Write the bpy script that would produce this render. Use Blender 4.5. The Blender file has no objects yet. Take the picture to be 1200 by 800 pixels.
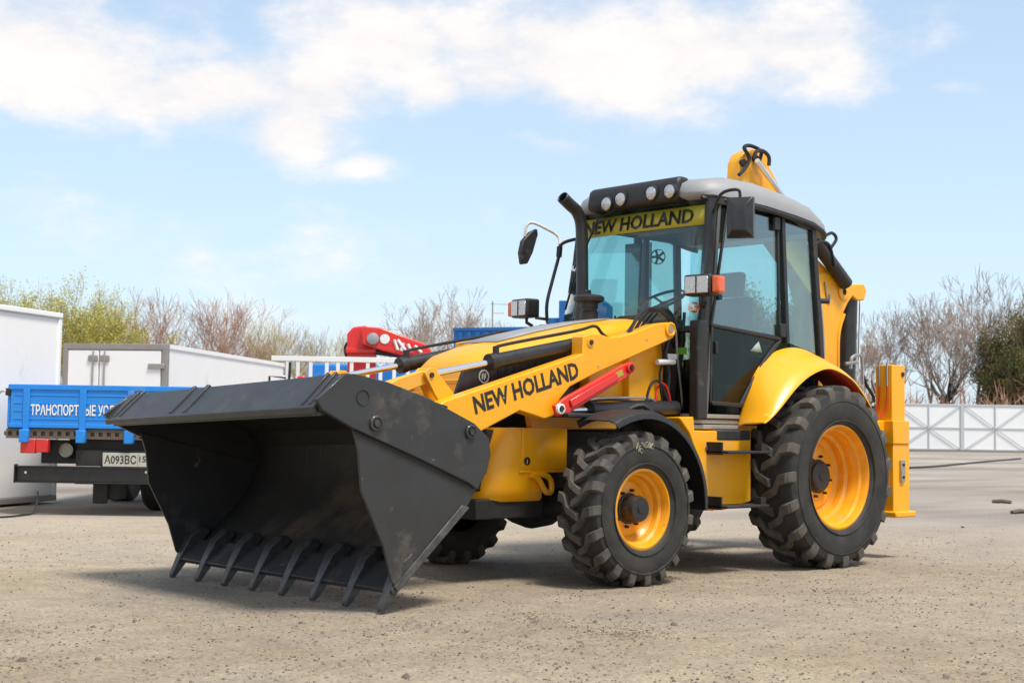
import bpy, math, random
from math import sin, cos, pi, radians
from mathutils import Vector, Matrix
random.seed(7)
S = bpy.context.scene
COL = S.collection
# ------------------------------------------------------------------ camera
CP = Vector((9.0313, 7.2453, 1.0160)); FW = Vector((-.674336, -.735925, .060711))
RT = Vector((-.736552, .676200, .015630)); UP = Vector((.052555, .034177, .998032)); FPX = 1652.11
cd = bpy.data.cameras.new('camera'); cam = bpy.data.objects.new('camera', cd); COL.objects.link(cam)
cam.matrix_world = Matrix(((RT.x, UP.x, -FW.x, CP.x), (RT.y, UP.y, -FW.y, CP.y), (RT.z, UP.z, -FW.z, CP.z), (0, 0, 0, 1)))
cd.sensor_width = 36; cd.lens = 36 * FPX / 1200; cd.clip_start = .1; cd.clip_end = 5000
cd.dof.use_dof = True; cd.dof.focus_distance = 9.3; cd.dof.aperture_fstop = 5.6
S.camera = cam
S.view_settings.view_transform = 'Standard'; S.view_settings.look = 'None'; S.view_settings.gamma = 1
S.view_settings.exposure = 0.55
# ------------------------------------------------------------------ world
SUN_AZ = radians(90); SUN_EL = radians(65)          # azimuth from +x, counter-clockwise
W = bpy.data.worlds.new('World'); S.world = W; W.use_nodes = True
nt = W.node_tree; nt.nodes.clear()
def N(t, **k):
    n = nt.nodes.new(t)
    for a, b in k.items(): setattr(n, a, b)
    return n
def MA(op, a, b=None, c=None):
    n = N('ShaderNodeMath', operation=op)
    for i, v in enumerate((a, b, c)):
        if v is None: continue
        if isinstance(v, (int, float)): n.inputs[i].default_value = v
        else: nt.links.new(v, n.inputs[i])
    return n.outputs[0]
sky = N('ShaderNodeTexSky', sky_type='NISHITA'); sky.sun_disc = False
sky.sun_elevation = SUN_EL; sky.sun_rotation = pi / 2 - SUN_AZ
sky.air_density = 1.0; sky.dust_density = 1.3; sky.ozone_density = 1.2
tc = N('ShaderNodeTexCoord'); sep = N('ShaderNodeSeparateXYZ'); nt.links.new(tc.outputs['Generated'], sep.inputs[0])
X, Y, Z = sep.outputs
az0 = math.atan2(FW.y, FW.x)
# horizontal angle (clockwise from a fixed compass bearing) and elevation of each direction
rx = MA('ADD', MA('MULTIPLY', X, cos(az0)), MA('MULTIPLY', Y, sin(az0)))
ry = MA('ADD', MA('MULTIPLY', X, sin(az0)), MA('MULTIPLY', Y, -cos(az0)))
AZ = MA('ARCTAN2', ry, rx); EL = MA('ARCSINE', Z)
def ang(px, py):
    d = (FW + RT * (px - 600) / FPX - UP * (py - 400) / FPX).normalized()
    return math.atan2(d.x * sin(az0) - d.y * cos(az0), d.x * cos(az0) + d.y * sin(az0)), math.asin(d.z)
blobs = [(20, 50, 230, 85, 1), (215, 100, 190, 55, 1), (335, 155, 85, 44, 1), (60, 110, 120, 40, .9), (130, 135, 70, 22, .45), (450, 60, 190, 80, .95), (520, 120, 80, 38, .9), (590, 70, 120, 60, .9), (340, 110, 130, 62, 1), (120, 90, 150, 50, .8), (700, 70, 200, 80, 1), (600, 110, 120, 45, .9),
         (800, 110, 70, 22, .7), (880, 40, 190, 60, 1), (980, 66, 110, 45, .75), (422, 205, 60, 19, .62), (672, 184, 60, 15, .5), (1148, 93, 50, 15, .42), (60, 265, 230, 55, .40), (300, 300, 260, 60, .36), (590, 206, 30, 10, .35), (640, 380, 900, 60, .3)]
tot = None
wn = N('ShaderNodeTexNoise'); wn.inputs['Scale'].default_value = 5; wn.inputs['Detail'].default_value = 5; nt.links.new(tc.outputs['Generated'], wn.inputs[0])
ws = N('ShaderNodeSeparateColor'); nt.links.new(wn.outputs['Color'], ws.inputs[0])
AZ0, EL0 = AZ, EL
AZ = MA('ADD', AZ, MA('MULTIPLY', MA('SUBTRACT', ws.outputs[0], .5), .16)); EL = MA('ADD', EL, MA('MULTIPLY', MA('SUBTRACT', ws.outputs[1], .5), .07))
for px, py, sx, sy, w in blobs:
    a, e = ang(px, py)
    dx = MA('MULTIPLY', MA('SUBTRACT', AZ, a), FPX / sx); dy = MA('MULTIPLY', MA('SUBTRACT', EL, e), FPX / sy)
    q = MA('ADD', MA('MULTIPLY', dx, dx), MA('MULTIPLY', dy, dy))
    m = MA('MULTIPLY', MA('POWER', 2.718, MA('MULTIPLY', q, -1)), w)
    tot = m if tot is None else MA('MAXIMUM', tot, m)
# other clouds of the same kind all round
nz2 = N('ShaderNodeTexNoise'); nz2.inputs['Scale'].default_value = 2.2; nz2.inputs['Detail'].default_value = 4
mp2 = N('ShaderNodeMapping'); mp2.inputs['Scale'].default_value = (1, 1, 2.2); nt.links.new(tc.outputs['Generated'], mp2.inputs[0]); nt.links.new(mp2.outputs[0], nz2.inputs[0])
away = N('ShaderNodeMapRange'); away.inputs['From Min'].default_value = .42; away.inputs['From Max'].default_value = .7; nt.links.new(MA('ABSOLUTE', AZ0), away.inputs[0])
far = MA('MULTIPLY', MA('MULTIPLY', MA('SUBTRACT', nz2.outputs[0], .42), 5), away.outputs[0])
tot = MA('MAXIMUM', tot, far)
nz = N('ShaderNodeTexNoise'); nz.inputs['Scale'].default_value = 9; nz.inputs['Detail'].default_value = 8; nz.inputs['Roughness'].default_value = .64
mp = N('ShaderNodeMapping'); mp.inputs['Scale'].default_value = (1, 1, 2.0); nt.links.new(tc.outputs['Generated'], mp.inputs[0]); nt.links.new(mp.outputs[0], nz.inputs[0])
dens = MA('ADD', tot, MA('MULTIPLY', MA('SUBTRACT', nz.outputs[0], .5), 1.7))
mr = N('ShaderNodeMapRange', interpolation_type='SMOOTHSTEP'); mr.inputs['From Min'].default_value = .16; mr.inputs['From Max'].default_value = .90; nt.links.new(dens, mr.inputs[0])
mask = MA('MULTIPLY', mr.outputs[0], MA('GREATER_THAN', tot, .02))
hz = N('ShaderNodeMapRange'); hz.inputs['From Min'].default_value = .42; hz.inputs['From Max'].default_value = -.02; hz.inputs['To Min'].default_value = .32; hz.inputs['To Max'].default_value = .62; nt.links.new(EL0, hz.inputs[0])
m1 = N('ShaderNodeMixRGB'); nt.links.new(hz.outputs[0], m1.inputs[0]); nt.links.new(sky.outputs[0], m1.inputs[1]); m1.inputs[2].default_value = (5.3, 6.7, 8.0, 1)
m2 = N('ShaderNodeMixRGB'); nt.links.new(mask, m2.inputs[0]); nt.links.new(m1.outputs[0], m2.inputs[1])
cr = N('ShaderNodeValToRGB'); cr.color_ramp.elements[0].color = (.80, .81, .85, 1); cr.color_ramp.elements[1].color = (1.05, .985, .94, 1); cr.color_ramp.elements[0].position = .3; cr.color_ramp.elements[1].position = .65
nt.links.new(nz.outputs[0], cr.inputs[0])
sc_ = N('ShaderNodeVectorMath', operation='SCALE'); sc_.inputs['Scale'].default_value = 6.6; nt.links.new(cr.outputs[0], sc_.inputs[0]); nt.links.new(sc_.outputs[0], m2.inputs[2])
bg = N('ShaderNodeBackground'); bg.inputs[1].default_value = .11; nt.links.new(m2.outputs[0], bg.inputs[0])
wo = N('ShaderNodeOutputWorld'); nt.links.new(bg.outputs[0], wo.inputs[0])
# ------------------------------------------------------------------ sun
sd = bpy.data.lights.new('sun', 'SUN'); sd.energy = 2.9; sd.angle = radians(14); sd.color = (1, .95, .86)
so = bpy.data.objects.new('sun', sd); COL.objects.link(so)
so.rotation_euler = (-Vector((cos(SUN_AZ) * cos(SUN_EL), sin(SUN_AZ) * cos(SUN_EL), sin(SUN_EL)))).to_track_quat('-Z', 'Y').to_euler()

# ------------------------------------------------------------------ measuring from the photograph
def ray(px, py): return FW + RT * (px - 600) / FPX - UP * (py - 400) / FPX
def P(px, py, y): d = ray(px, py); t = (y - CP.y) / d.y; p = CP + d * t; return (p.x, p.z)      # on a plane y = const of the machine
def PX(px, py, x): d = ray(px, py); t = (x - CP.x) / d.x; p = CP + d * t; return (p.y, p.z)
def G(px, py): d = ray(px, py); return CP + d * (-CP.z / d.z)
def PL(pts, y): return [P(a, b, y) for a, b in pts]
def frame(px, depth, yaw=0):
    """ground point under picture column px at that depth, and a frame: local x to the picture's right, y away"""
    h = Vector((FW.x, FW.y, 0)).normalized(); d = ray(px, 500); k = Vector((d.x, d.y, 0)); k /= k.dot(h)
    o = CP + k * depth; o.z = 0
    return o, math.atan2(h.y, h.x) - pi / 2 + yaw
def pick(fr, px, py, yl):
    o, a = fr; n = Vector((-sin(a), cos(a), 0)); ex = Vector((cos(a), sin(a), 0)); d = ray(px, py)
    t = ((o + n * yl - CP).dot(n)) / d.dot(n); p = CP + d * t
    return ((p - o).dot(ex), p.z)

# ------------------------------------------------------------------ materials
def mat(name, col, rough=.5, metal=0, spec=.5, noise=0, nscale=6, col2=None, bump=0, bscale=60, coat=0, thr=(.35, .65), wear=()):
    """wear: (colour, noise scale, threshold, amount, stretch) layers of dirt, dust or scuffs, each with a shape of its own"""
    m = bpy.data.materials.new(name); m.use_nodes = True; t = m.node_tree; b = t.nodes['Principled BSDF']; L = t.links.new
    b.inputs['Base Color'].default_value = (*col, 1); b.inputs['Roughness'].default_value = rough; b.inputs['Metallic'].default_value = metal
    b.inputs['Specular IOR Level'].default_value = spec; b.inputs['Coat Weight'].default_value = coat; b.inputs['Coat Roughness'].default_value = .08
    c = t.nodes.new('ShaderNodeTexCoord'); out = None; ro = None
    if noise:
        n = t.nodes.new('ShaderNodeTexNoise'); n.inputs['Scale'].default_value = nscale; n.inputs['Detail'].default_value = 6; n.inputs['Roughness'].default_value = .6
        L(c.outputs['Object'], n.inputs['Vector'])
        r = t.nodes.new('ShaderNodeValToRGB'); c2 = col2 or tuple(v * .7 for v in col)
        r.color_ramp.elements[0].position, r.color_ramp.elements[1].position = thr
        r.color_ramp.elements[0].color = (*col, 1); r.color_ramp.elements[1].color = (*[a + (b_ - a) * noise for a, b_ in zip(col, c2)], 1)
        L(n.outputs[0], r.inputs[0]); out = r.outputs[0]
        q = t.nodes.new('ShaderNodeMapRange'); q.inputs['To Min'].default_value = max(.03, rough - .08); q.inputs['To Max'].default_value = min(1, rough + .14)
        L(n.outputs[0], q.inputs[0]); ro = q.outputs[0]
    for wc, wsc, wt, wa, wst in wear:
        mp_ = t.nodes.new('ShaderNodeMapping'); mp_.inputs['Scale'].default_value = wst; mp_.inputs['Location'].default_value = (wsc, wt * 9, wa * 7); L(c.outputs['Object'], mp_.inputs[0])
        n = t.nodes.new('ShaderNodeTexNoise'); n.inputs['Scale'].default_value = wsc; n.inputs['Detail'].default_value = 9; n.inputs['Roughness'].default_value = .68; L(mp_.outputs[0], n.inputs['Vector'])
        q = t.nodes.new('ShaderNodeMapRange'); q.inputs['From Min'].default_value = wt; q.inputs['From Max'].default_value = wt + .12; q.inputs['To Max'].default_value = wa; L(n.outputs[0], q.inputs[0])
        x = t.nodes.new('ShaderNodeMixRGB'); L(q.outputs[0], x.inputs[0]); x.inputs[2].default_value = (*wc, 1)
        if out: L(out, x.inputs[1])
        else: x.inputs[1].default_value = (*col, 1)
        out = x.outputs[0]
        y = t.nodes.new('ShaderNodeMixRGB'); L(q.outputs[0], y.inputs[0]); y.inputs[2].default_value = (.8, .8, .8, 1)
        if ro: L(ro, y.inputs[1])
        else: y.inputs[1].default_value = (rough,) * 3 + (1,)
        ro = y.outputs[0]
    if out: L(out, b.inputs['Base Color'])
    if ro: L(ro, b.inputs['Roughness'])
    if bump:
        n2 = t.nodes.new('ShaderNodeTexNoise'); n2.inputs['Scale'].default_value = bscale; n2.inputs['Detail'].default_value = 4; L(c.outputs['Object'], n2.inputs['Vector'])
        bp = t.nodes.new('ShaderNodeBump'); bp.inputs['Strength'].default_value = bump; bp.inputs['Distance'].default_value = .01
        L(n2.outputs[0], bp.inputs['Height']); L(bp.outputs[0], b.inputs['Normal'])
    return m
DUST = (.42, .34, .22)
def glass(name, tint, refl=1.0):
    m = bpy.data.materials.new(name); m.use_nodes = True; t = m.node_tree; t.nodes.clear()
    tr = t.nodes.new('ShaderNodeBsdfTransparent'); tr.inputs[0].default_value = (*tint, 1)
    gl = t.nodes.new('ShaderNodeBsdfGlossy'); gl.inputs['Roughness'].default_value = .03
    lw = t.nodes.new('ShaderNodeLayerWeight'); lw.inputs[0].default_value = .5
    pw = t.nodes.new('ShaderNodeMath'); pw.operation = 'POWER'; pw.inputs[1].default_value = 4; t.links.new(lw.outputs['Facing'], pw.inputs[0])
    mu = t.nodes.new('ShaderNodeMath'); mu.operation = 'MULTIPLY_ADD'; mu.inputs[1].default_value = .7 * refl; mu.inputs[2].default_value = .045 * refl; t.links.new(pw.outputs[0], mu.inputs[0])
    mx = t.nodes.new('ShaderNodeMixShader'); t.links.new(mu.outputs[0], mx.inputs[0]); t.links.new(tr.outputs[0], mx.inputs[1]); t.links.new(gl.outputs[0], mx.inputs[2])
    o = t.nodes.new('ShaderNodeOutputMaterial'); t.links.new(mx.outputs[0], o.inputs[0]); return m
YEL = (.90, .395, .004)
m_yel = mat('yellow_paint', YEL, .36, noise=.35, nscale=3, col2=(.80, .38, .02), spec=.4, coat=.15, bump=.03, bscale=14, wear=((DUST, 2.2, .56, .30, (1, 1, 1)), ((.22, .13, .04), 11, .66, .55, (1, 1, 1)), ((.95, .62, .2), 5, .62, .25, (1, 1, .25))))
m_rim = mat('orange_rim_paint', (.90, .375, .006), .34, noise=.5, nscale=9, col2=(.62, .25, .02), coat=.2, wear=((DUST, 5, .56, .45, (1, 1, 1)), ((.16, .08, .03), 16, .64, .7, (1, 1, 1))))
m_dirty = mat('dusty_yellow_paint', (.72, .33, .03), .5, noise=.6, nscale=7, col2=(.45, .30, .13))
m_red = mat('red_paint', (.72, .02, .012), .35, noise=.3, nscale=8, coat=.3)
m_linerred = mat('red_liner', (.60, .035, .01), .6, noise=.4, nscale=5)
m_blk = mat('black_paint', (.012, .012, .014), .38, noise=.5, nscale=12, col2=(.035, .033, .03), coat=.1)
m_plast = mat('black_plastic', (.014, .014, .015), .46, noise=.5, nscale=15, col2=(.03, .029, .027), bump=.08, bscale=220, wear=((DUST, 4, .60, .25, (1, 1, 1)),))
m_bucket = mat('dark_grey_bucket_paint', (.034, .035, .037), .45, spec=.35, noise=.7, nscale=5, col2=(.026, .025, .024), bump=.06, bscale=40, coat=.25, wear=(((.16, .135, .10), 2.6, .58, .45, (1, 1, 1)), ((.30, .29, .27), 9, .66, .8, (1, .3, 1)), ((.13, .07, .035), 7, .66, .7, (1, 1, 1))))
m_rub = mat('tyre_rubber', (.014, .0135, .013), .66, noise=.8, nscale=7, col2=(.045, .040, .033), bump=.1, bscale=150)
m_lug = mat('tyre_tread_rubber', (.050, .046, .041), .68, noise=1, nscale=9, col2=(.11, .096, .078), bump=.25, bscale=90)
m_hose = mat('hydraulic_hose', (.014, .014, .015), .42)
m_chr = mat('chrome_rod', (.85, .85, .86), .12, metal=1)
m_steel = mat('steel', (.48, .47, .45), .38, metal=.9, noise=.4, nscale=20)
m_silver = mat('silver_sill', (.36, .34, .30), .42, metal=.3, noise=.4, nscale=9)
m_roof = mat('grey_roof_plastic', (.29, .295, .30), .5, noise=.3, nscale=4, bump=.03, bscale=90)
m_glass = glass('tinted_cab_glass', (.76, .94, .95), 1.3)
m_glass_side = glass('side_cab_glass', (.74, .90, .88), 3.4)
m_glass_lo = glass('dark_cab_glass', (.55, .58, .50), .7)
m_lens = mat('lamp_lens', (.60, .60, .60), .10, metal=.8, bump=.8, bscale=60)
m_amber = mat('amber_lens', (.75, .10, .008), .2, coat=.5)
m_seat = mat('seat_fabric', (.03, .035, .05), .85, bump=.2, bscale=200)
m_int = mat('cab_interior', (.045, .05, .055), .75, noise=.5, nscale=8)
m_white = mat('white_marking', (.78, .78, .76), .5)
m_ink = mat('black_lettering', (.018, .016, .012), .45)
m_gold = mat('yellow_banner', (.40, .35, .03), .4)
m_green = mat('green_sticker', (.12, .42, .02), .5)
m_trim = mat('grey_trim', (.10, .10, .10), .4)
m_dk = mat('dark_chassis', (.012, .012, .012), .65, noise=.6, nscale=10, col2=(.04, .035, .03))

# ------------------------------------------------------------------ mesh helpers
class M:
    def __init__(s): s.v = []; s.f = []
    def add(s, v, f): b = len(s.v); s.v += [tuple(p) for p in v]; s.f += [tuple(i + b for i in q) for q in f]; return s
    def box(s, x0, x1, y0, y1, z0, z1):
        return s.add([(x, y, z) for x in (x0, x1) for y in (y0, y1) for z in (z0, z1)], [(0, 1, 3, 2), (4, 6, 7, 5), (0, 4, 5, 1), (2, 3, 7, 6), (0, 2, 6, 4), (1, 5, 7, 3)])
    def prism(s, pts, y0, y1, fn=None):
        n = len(pts); a = [(x, y0, z) for x, z in pts] + [(x, y1, z) for x, z in pts]
        if fn: a = [fn(*p) for p in a]
        return s.add(a, [tuple(range(n)), tuple(range(2 * n - 1, n - 1, -1))] + [(i, i + n, (i + 1) % n + n, (i + 1) % n) for i in range(n)])
    def plan(s, pts, z0, z1):
        n = len(pts)
        return s.add([(x, y, z0) for x, y in pts] + [(x, y, z1) for x, y in pts], [tuple(range(n - 1, -1, -1)), tuple(range(n, 2 * n))] + [(i, (i + 1) % n, (i + 1) % n + n, i + n) for i in range(n)])
    def tube(s, pts, r, n=8, smooth=0, cap=True):
        pts = [Vector(p) for p in pts]
        if smooth and len(pts) > 2:
            q = []
            for i in range(len(pts) - 1):
                p0 = pts[max(i - 1, 0)]; p1 = pts[i]; p2 = pts[i + 1]; p3 = pts[min(i + 2, len(pts) - 1)]
                for k in range(smooth):
                    t = k / smooth; q.append(.5 * (2 * p1 + (p2 - p0) * t + (2 * p0 - 5 * p1 + 4 * p2 - p3) * t * t + (3 * p1 - p0 - 3 * p2 + p3) * t ** 3))
            pts = q + [pts[-1]]
        rs = r if isinstance(r, (list, tuple)) else [r] * len(pts)
        if len(rs) != len(pts): rs = [rs[0] + (rs[-1] - rs[0]) * i / (len(pts) - 1) for i in range(len(pts))]
        v = []; f = []; ref = None
        for i, p in enumerate(pts):
            d = (pts[min(i + 1, len(pts) - 1)] - pts[max(i - 1, 0)]).normalized()
            if ref is None: ref = d.cross(Vector((0, 0, 1)) if abs(d.z) < .9 else Vector((1, 0, 0))).normalized()
            else: ref = (ref - d * ref.dot(d)).normalized()
            w = d.cross(ref)
            for k in range(n): a = 2 * pi * k / n; v.append(p + (ref * cos(a) + w * sin(a)) * rs[i])
        for i in range(len(pts) - 1):
            for k in range(n): a, b = i * n + k, i * n + (k + 1) % n; f.append((a, b, b + n, a + n))
        if cap: f.append(tuple(range(n - 1, -1, -1))); f.append(tuple(range((len(pts) - 1) * n, len(pts) * n)))
        return s.add(v, f)
    def cyl(s, a, b, r, n=20, r2=None): return s.tube([a, b], [r, r if r2 is None else r2], n)
    def lathe(s, prof, n=48, c=(0, 0, 0), closed=False):          # profile of (radius, y) round the y axis
        v = []; f = []; m = len(prof)
        for i in range(n):
            a = 2 * pi * i / n; v += [(c[0] + r * cos(a), c[1] + y, c[2] + r * sin(a)) for r, y in prof]
        for i in range(n):
            j = (i + 1) % n
            for k in range(m if closed else m - 1): l = (k + 1) % m; f.append((i * m + k, i * m + l, j * m + l, j * m + k))
        return s.add(v, f)
    def grid(s, rows, th=None):
        """a skin over rows of points; with th it gets that thickness along local normals"""
        nr, nc = len(rows), len(rows[0]); v = [Vector(p) for r in rows for p in r]
        f = [(i * nc + j, i * nc + j + 1, (i + 1) * nc + j + 1, (i + 1) * nc + j) for i in range(nr - 1) for j in range(nc - 1)]
        return s.add(v, f)
    def slab(s, quad, th):                                         # quad of 3D points, thickened to one side
        q = [Vector(p) for p in quad]; n = (q[1] - q[0]).cross(q[-1] - q[0]).normalized() * th; k = len(q)
        return s.add(q + [p + n for p in q], [tuple(range(k - 1, -1, -1)), tuple(range(k, 2 * k))] + [(i, (i + 1) % k, (i + 1) % k + k, i + k) for i in range(k)])
    def build(s, name, m, parent=None, bev=0, angle=35, solid=0, seg=2, loc=None):
        me = bpy.data.meshes.new(name); me.from_pydata(s.v, [], s.f); me.validate()
        import bmesh
        bm = bmesh.new(); bm.from_mesh(me); bmesh.ops.recalc_face_normals(bm, faces=bm.faces); bm.to_mesh(me); bm.free()
        me.polygons.foreach_set('use_smooth', [True] * len(me.polygons)); me.set_sharp_from_angle(angle=radians(angle))
        if m: me.materials.append(m)
        return link(name, me, parent, bev, solid, seg, loc)
def link(name, me, parent=None, bev=0, solid=0, seg=2, loc=None):
    o = bpy.data.objects.new(name, me); COL.objects.link(o); o.parent = parent
    if loc: o.location = loc
    if solid: q = o.modifiers.new('s', 'SOLIDIFY'); q.thickness = solid; q.offset = 0
    if bev: q = o.modifiers.new('b', 'BEVEL'); q.width = bev; q.segments = seg; q.limit_method = 'ANGLE'; q.angle_limit = radians(38); q.harden_normals = False
    return o
def empty(name, parent=None, loc=(0, 0, 0), rz=0, label=None, cat=None, group=None):
    o = bpy.data.objects.new(name, None); COL.objects.link(o); o.parent = parent; o.location = loc; o.rotation_euler = (0, 0, rz); o.empty_display_size = .1
    return tag(o, label, cat, group)
def tag(o, label=None, cat=None, group=None, kind=None):
    for k, v in (('label', label), ('category', cat), ('group', group), ('kind', kind)):
        if v: o[k] = v
    return o
def text(name, s, m, parent, origin, ux, uz, h, width=None, bold=.0, th=.002, shear=0, align='LEFT'):
    """flat lettering whose baseline starts at origin, runs along ux, stands up along uz, cap height h"""
    c = bpy.data.curves.new(name, 'FONT'); c.body = s; c.size = h / .73; c.offset = bold * h; c.extrude = th / 2; c.resolution_u = 2; c.shear = shear; c.align_x = align
    t = bpy.data.objects.new('tmp', c); COL.objects.link(t); bpy.context.view_layer.update()
    me = bpy.data.meshes.new_from_object(t); COL.objects.unlink(t); bpy.data.objects.remove(t)
    ux = Vector(ux).normalized(); uz = Vector(uz); uz = (uz - ux * uz.dot(ux)).normalized(); n = ux.cross(uz)
    xs = [v.co.x for v in me.vertices]; k = 1
    if width: k = width / (max(xs) - min(xs))
    x0 = min(xs) if align == 'LEFT' else 0
    for v in me.vertices: a, b, d = (v.co.x - x0) * k, v.co.y, v.co.z; v.co = Vector(origin) + ux * a + uz * b + n * d
    me.materials.clear(); me.materials.append(m); me.name = name
    return link(name, me, parent)
def v3(p, y): return Vector((p[0], y, p[1]))

# =================================================================== GROUND
def ground_mat():
    m = bpy.data.materials.new('dusty_gravel'); m.use_nodes = True; t = m.node_tree; b = t.nodes['Principled BSDF']; b.inputs['Roughness'].default_value = .9; b.inputs['Specular IOR Level'].default_value = .2
    L = t.links.new; nn = t.nodes.new
    c = nn('ShaderNodeTexCoord')
    def noise(sc, det=6, ro=.6):
        n = nn('ShaderNodeTexNoise'); n.inputs['Scale'].default_value = sc; n.inputs['Detail'].default_value = det; n.inputs['Roughness'].default_value = ro; L(c.outputs['Object'], n.inputs['Vector']); return n.outputs[0]
    def ramp(src, stops):
        r = nn('ShaderNodeValToRGB'); e = r.color_ramp.elements
        while len(e) < len(stops): e.new(.5)
        for i, (p, col) in enumerate(stops): e[i].position = p; e[i].color = (*col, 1)
        L(src, r.inputs[0]); return r.outputs[0]
    def mix(f, a, b_, kind='MIX'):
        x = nn('ShaderNodeMixRGB'); x.blend_type = kind
        for i, v in enumerate((f, a, b_)):
            if isinstance(v, (int, float)): x.inputs[i].default_value = v
            elif isinstance(v, tuple): x.inputs[i].default_value = (*v, 1)
            else: L(v, x.inputs[i])
        return x.outputs[0]
    base = ramp(noise(.35, 5), [(.35, (.315, .258, .182)), (.52, (.375, .318, .238)), (.68, (.29, .255, .215))])
    fine = ramp(noise(38, 8, .8), [(.36, (.42, .41, .40)), (.5, (1, 1, 1)), (.64, (1.45, 1.42, 1.34))])
    base = mix(.75, base, fine, 'MULTIPLY')
    mid = ramp(noise(5.5, 6, .7), [(.35, (.80, .79, .79)), (.6, (1.08, 1.07, 1.04))])
    base = mix(.8, base, mid, 'MULTIPLY')
    # greyer, smoother concrete farther out
    sx = nn('ShaderNodeVectorMath'); sx.operation = 'DISTANCE'; L(c.outputs['Object'], sx.inputs[0]); sx.inputs[1].default_value = (9, 7, 0)
    fr = nn('ShaderNodeMapRange'); fr.inputs['From Min'].default_value = 10; fr.inputs['From Max'].default_value = 19; L(sx.outputs['Value'], fr.inputs[0])
    mm = nn('ShaderNodeMapping'); mm.inputs['Rotation'].default_value = (0, 0, .83); mm.inputs['Scale'].default_value = (.12, .5, 1); L(c.outputs['Object'], mm.inputs[0])
    ns = nn('ShaderNodeTexNoise'); ns.inputs['Scale'].default_value = 1; ns.inputs['Detail'].default_value = 5; L(mm.outputs[0], ns.inputs['Vector'])
    conc = ramp(ns.outputs[0], [(.35, (.24, .21, .18)), (.5, (.34, .30, .262)), (.7, (.40, .36, .315))])
    conc = mix(.5, conc, fine, 'MULTIPLY')
    base = mix(fr.outputs[0], base, conc)
    big = ramp(noise(.11, 4), [(.38, (.84, .83, .84)), (.62, (1.12, 1.11, 1.08))]); base = mix(1.0, base, big, 'MULTIPLY')
    for ang_, off, wd, amt in ((.62, 1.3, .16, .30), (.66, 3.1, .17, .26), (-.35, .4, .15, .2), (-.33, 2.1, .16, .2)):
        mp_ = nn('ShaderNodeMapping'); mp_.inputs['Rotation'].default_value = (0, 0, ang_); L(c.outputs['Object'], mp_.inputs[0])
        se = nn('ShaderNodeSeparateXYZ'); L(mp_.outputs[0], se.inputs[0])
        wv = nn('ShaderNodeMath'); wv.operation = 'MULTIPLY_ADD'; L(noise(.5, 3), wv.inputs[0]); wv.inputs[1].default_value = 1.3; L(se.outputs[1], wv.inputs[2])
        ab = nn('ShaderNodeMath'); ab.operation = 'SUBTRACT'; L(wv.outputs[0], ab.inputs[0]); ab.inputs[1].default_value = off
        a2 = nn('ShaderNodeMath'); a2.operation = 'ABSOLUTE'; L(ab.outputs[0], a2.inputs[0])
        q_ = nn('ShaderNodeMapRange'); q_.inputs['From Min'].default_value = wd; q_.inputs['From Max'].default_value = wd * .45; q_.inputs['To Max'].default_value = amt; L(a2.outputs[0], q_.inputs[0])
        g2 = nn('ShaderNodeMath'); g2.operation = 'MULTIPLY'; L(q_.outputs[0], g2.inputs[0]); L(ramp(noise(1.4, 5, .7), [(.4, (0, 0, 0)), (.6, (1, 1, 1))]), g2.inputs[1])
        base = mix(g2.outputs[0], base, (.21, .185, .16))
    # dark grit
    vo = nn('ShaderNodeTexVoronoi'); vo.inputs['Scale'].default_value = 27; vo.inputs['Randomness'].default_value = 1; L(c.outputs['Object'], vo.inputs['Vector'])
    sp = ramp(vo.outputs['Distance'], [(.08, (1, 1, 1)), (.24, (0, 0, 0))]); gate = ramp(noise(7, 4, .7), [(.47, (0, 0, 0)), (.60, (1, 1, 1))])
    g = mix(1.0, sp, gate, 'MULTIPLY'); base = mix(g, base, (.085, .07, .058))
    L(base, b.inputs['Base Color'])
    bp = nn('ShaderNodeBump'); bp.inputs['Strength'].default_value = .6; bp.inputs['Distance'].default_value = .02; L(noise(34, 8, .7), bp.inputs['Height'])
    L(bp.outputs[0], b.inputs['Normal']); return m
m_ground = ground_mat()
tag(M().add([(-1500, -1500, 0), (1500, -1500, 0), (1500, 1500, 0), (-1500, 1500, 0)], [(0, 1, 2, 3)]).build('ground', m_ground), kind='structure')
# loose stones
m_stone = mat('loose_stone', (.26, .21, .16), .9, noise=1, nscale=3, col2=(.08, .066, .054))
g = M(); rnd = random.Random(3)
spots = [(rnd.uniform(-40, 1240), 615 + 200 * rnd.random(), rnd.uniform(20, 110)) for _ in range(46)]
for i in range(12000):
    if rnd.random() < .6: sx_, sy_, sr_ = rnd.choice(spots); px = rnd.gauss(sx_, sr_); py = max(612, rnd.gauss(sy_, sr_ * .22))
    else: px = rnd.uniform(-40, 1240); py = 615 + 200 * rnd.random() ** 1.1
    c = G(px, py); r = rnd.choice([.0025, .003, .003, .004, .005, .007]) * rnd.uniform(.7, 1.4)
    if rnd.random() < .010: r *= 2.6
    a0 = rnd.random() * 6.28; n = 5; v = []
    for k in range(n): a = a0 + 2 * pi * k / n; q = r * rnd.uniform(.7, 1.4); v.append((c.x + q * cos(a), c.y + q * sin(a), -.001))
    for k in range(n): a = a0 + 2 * pi * k / n + .4; q = r * rnd.uniform(.4, .8); v.append((c.x + q * cos(a), c.y + q * sin(a), r * rnd.uniform(.5, .9)))
    g.add(v, [(k, (k + 1) % n, (k + 1) % n + n, k + n) for k in range(n)] + [tuple(range(n, 2 * n))])
tag(g.build('gravel', m_stone, angle=20), 'small loose stones scattered over the dusty ground around the loader', 'gravel', kind='stuff')

# =================================================================== BACKHOE LOADER
B = empty('backhoe_loader', label='large yellow backhoe loader with dark grey toothed front bucket lowered towards the ground', cat='backhoe loader')

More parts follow.
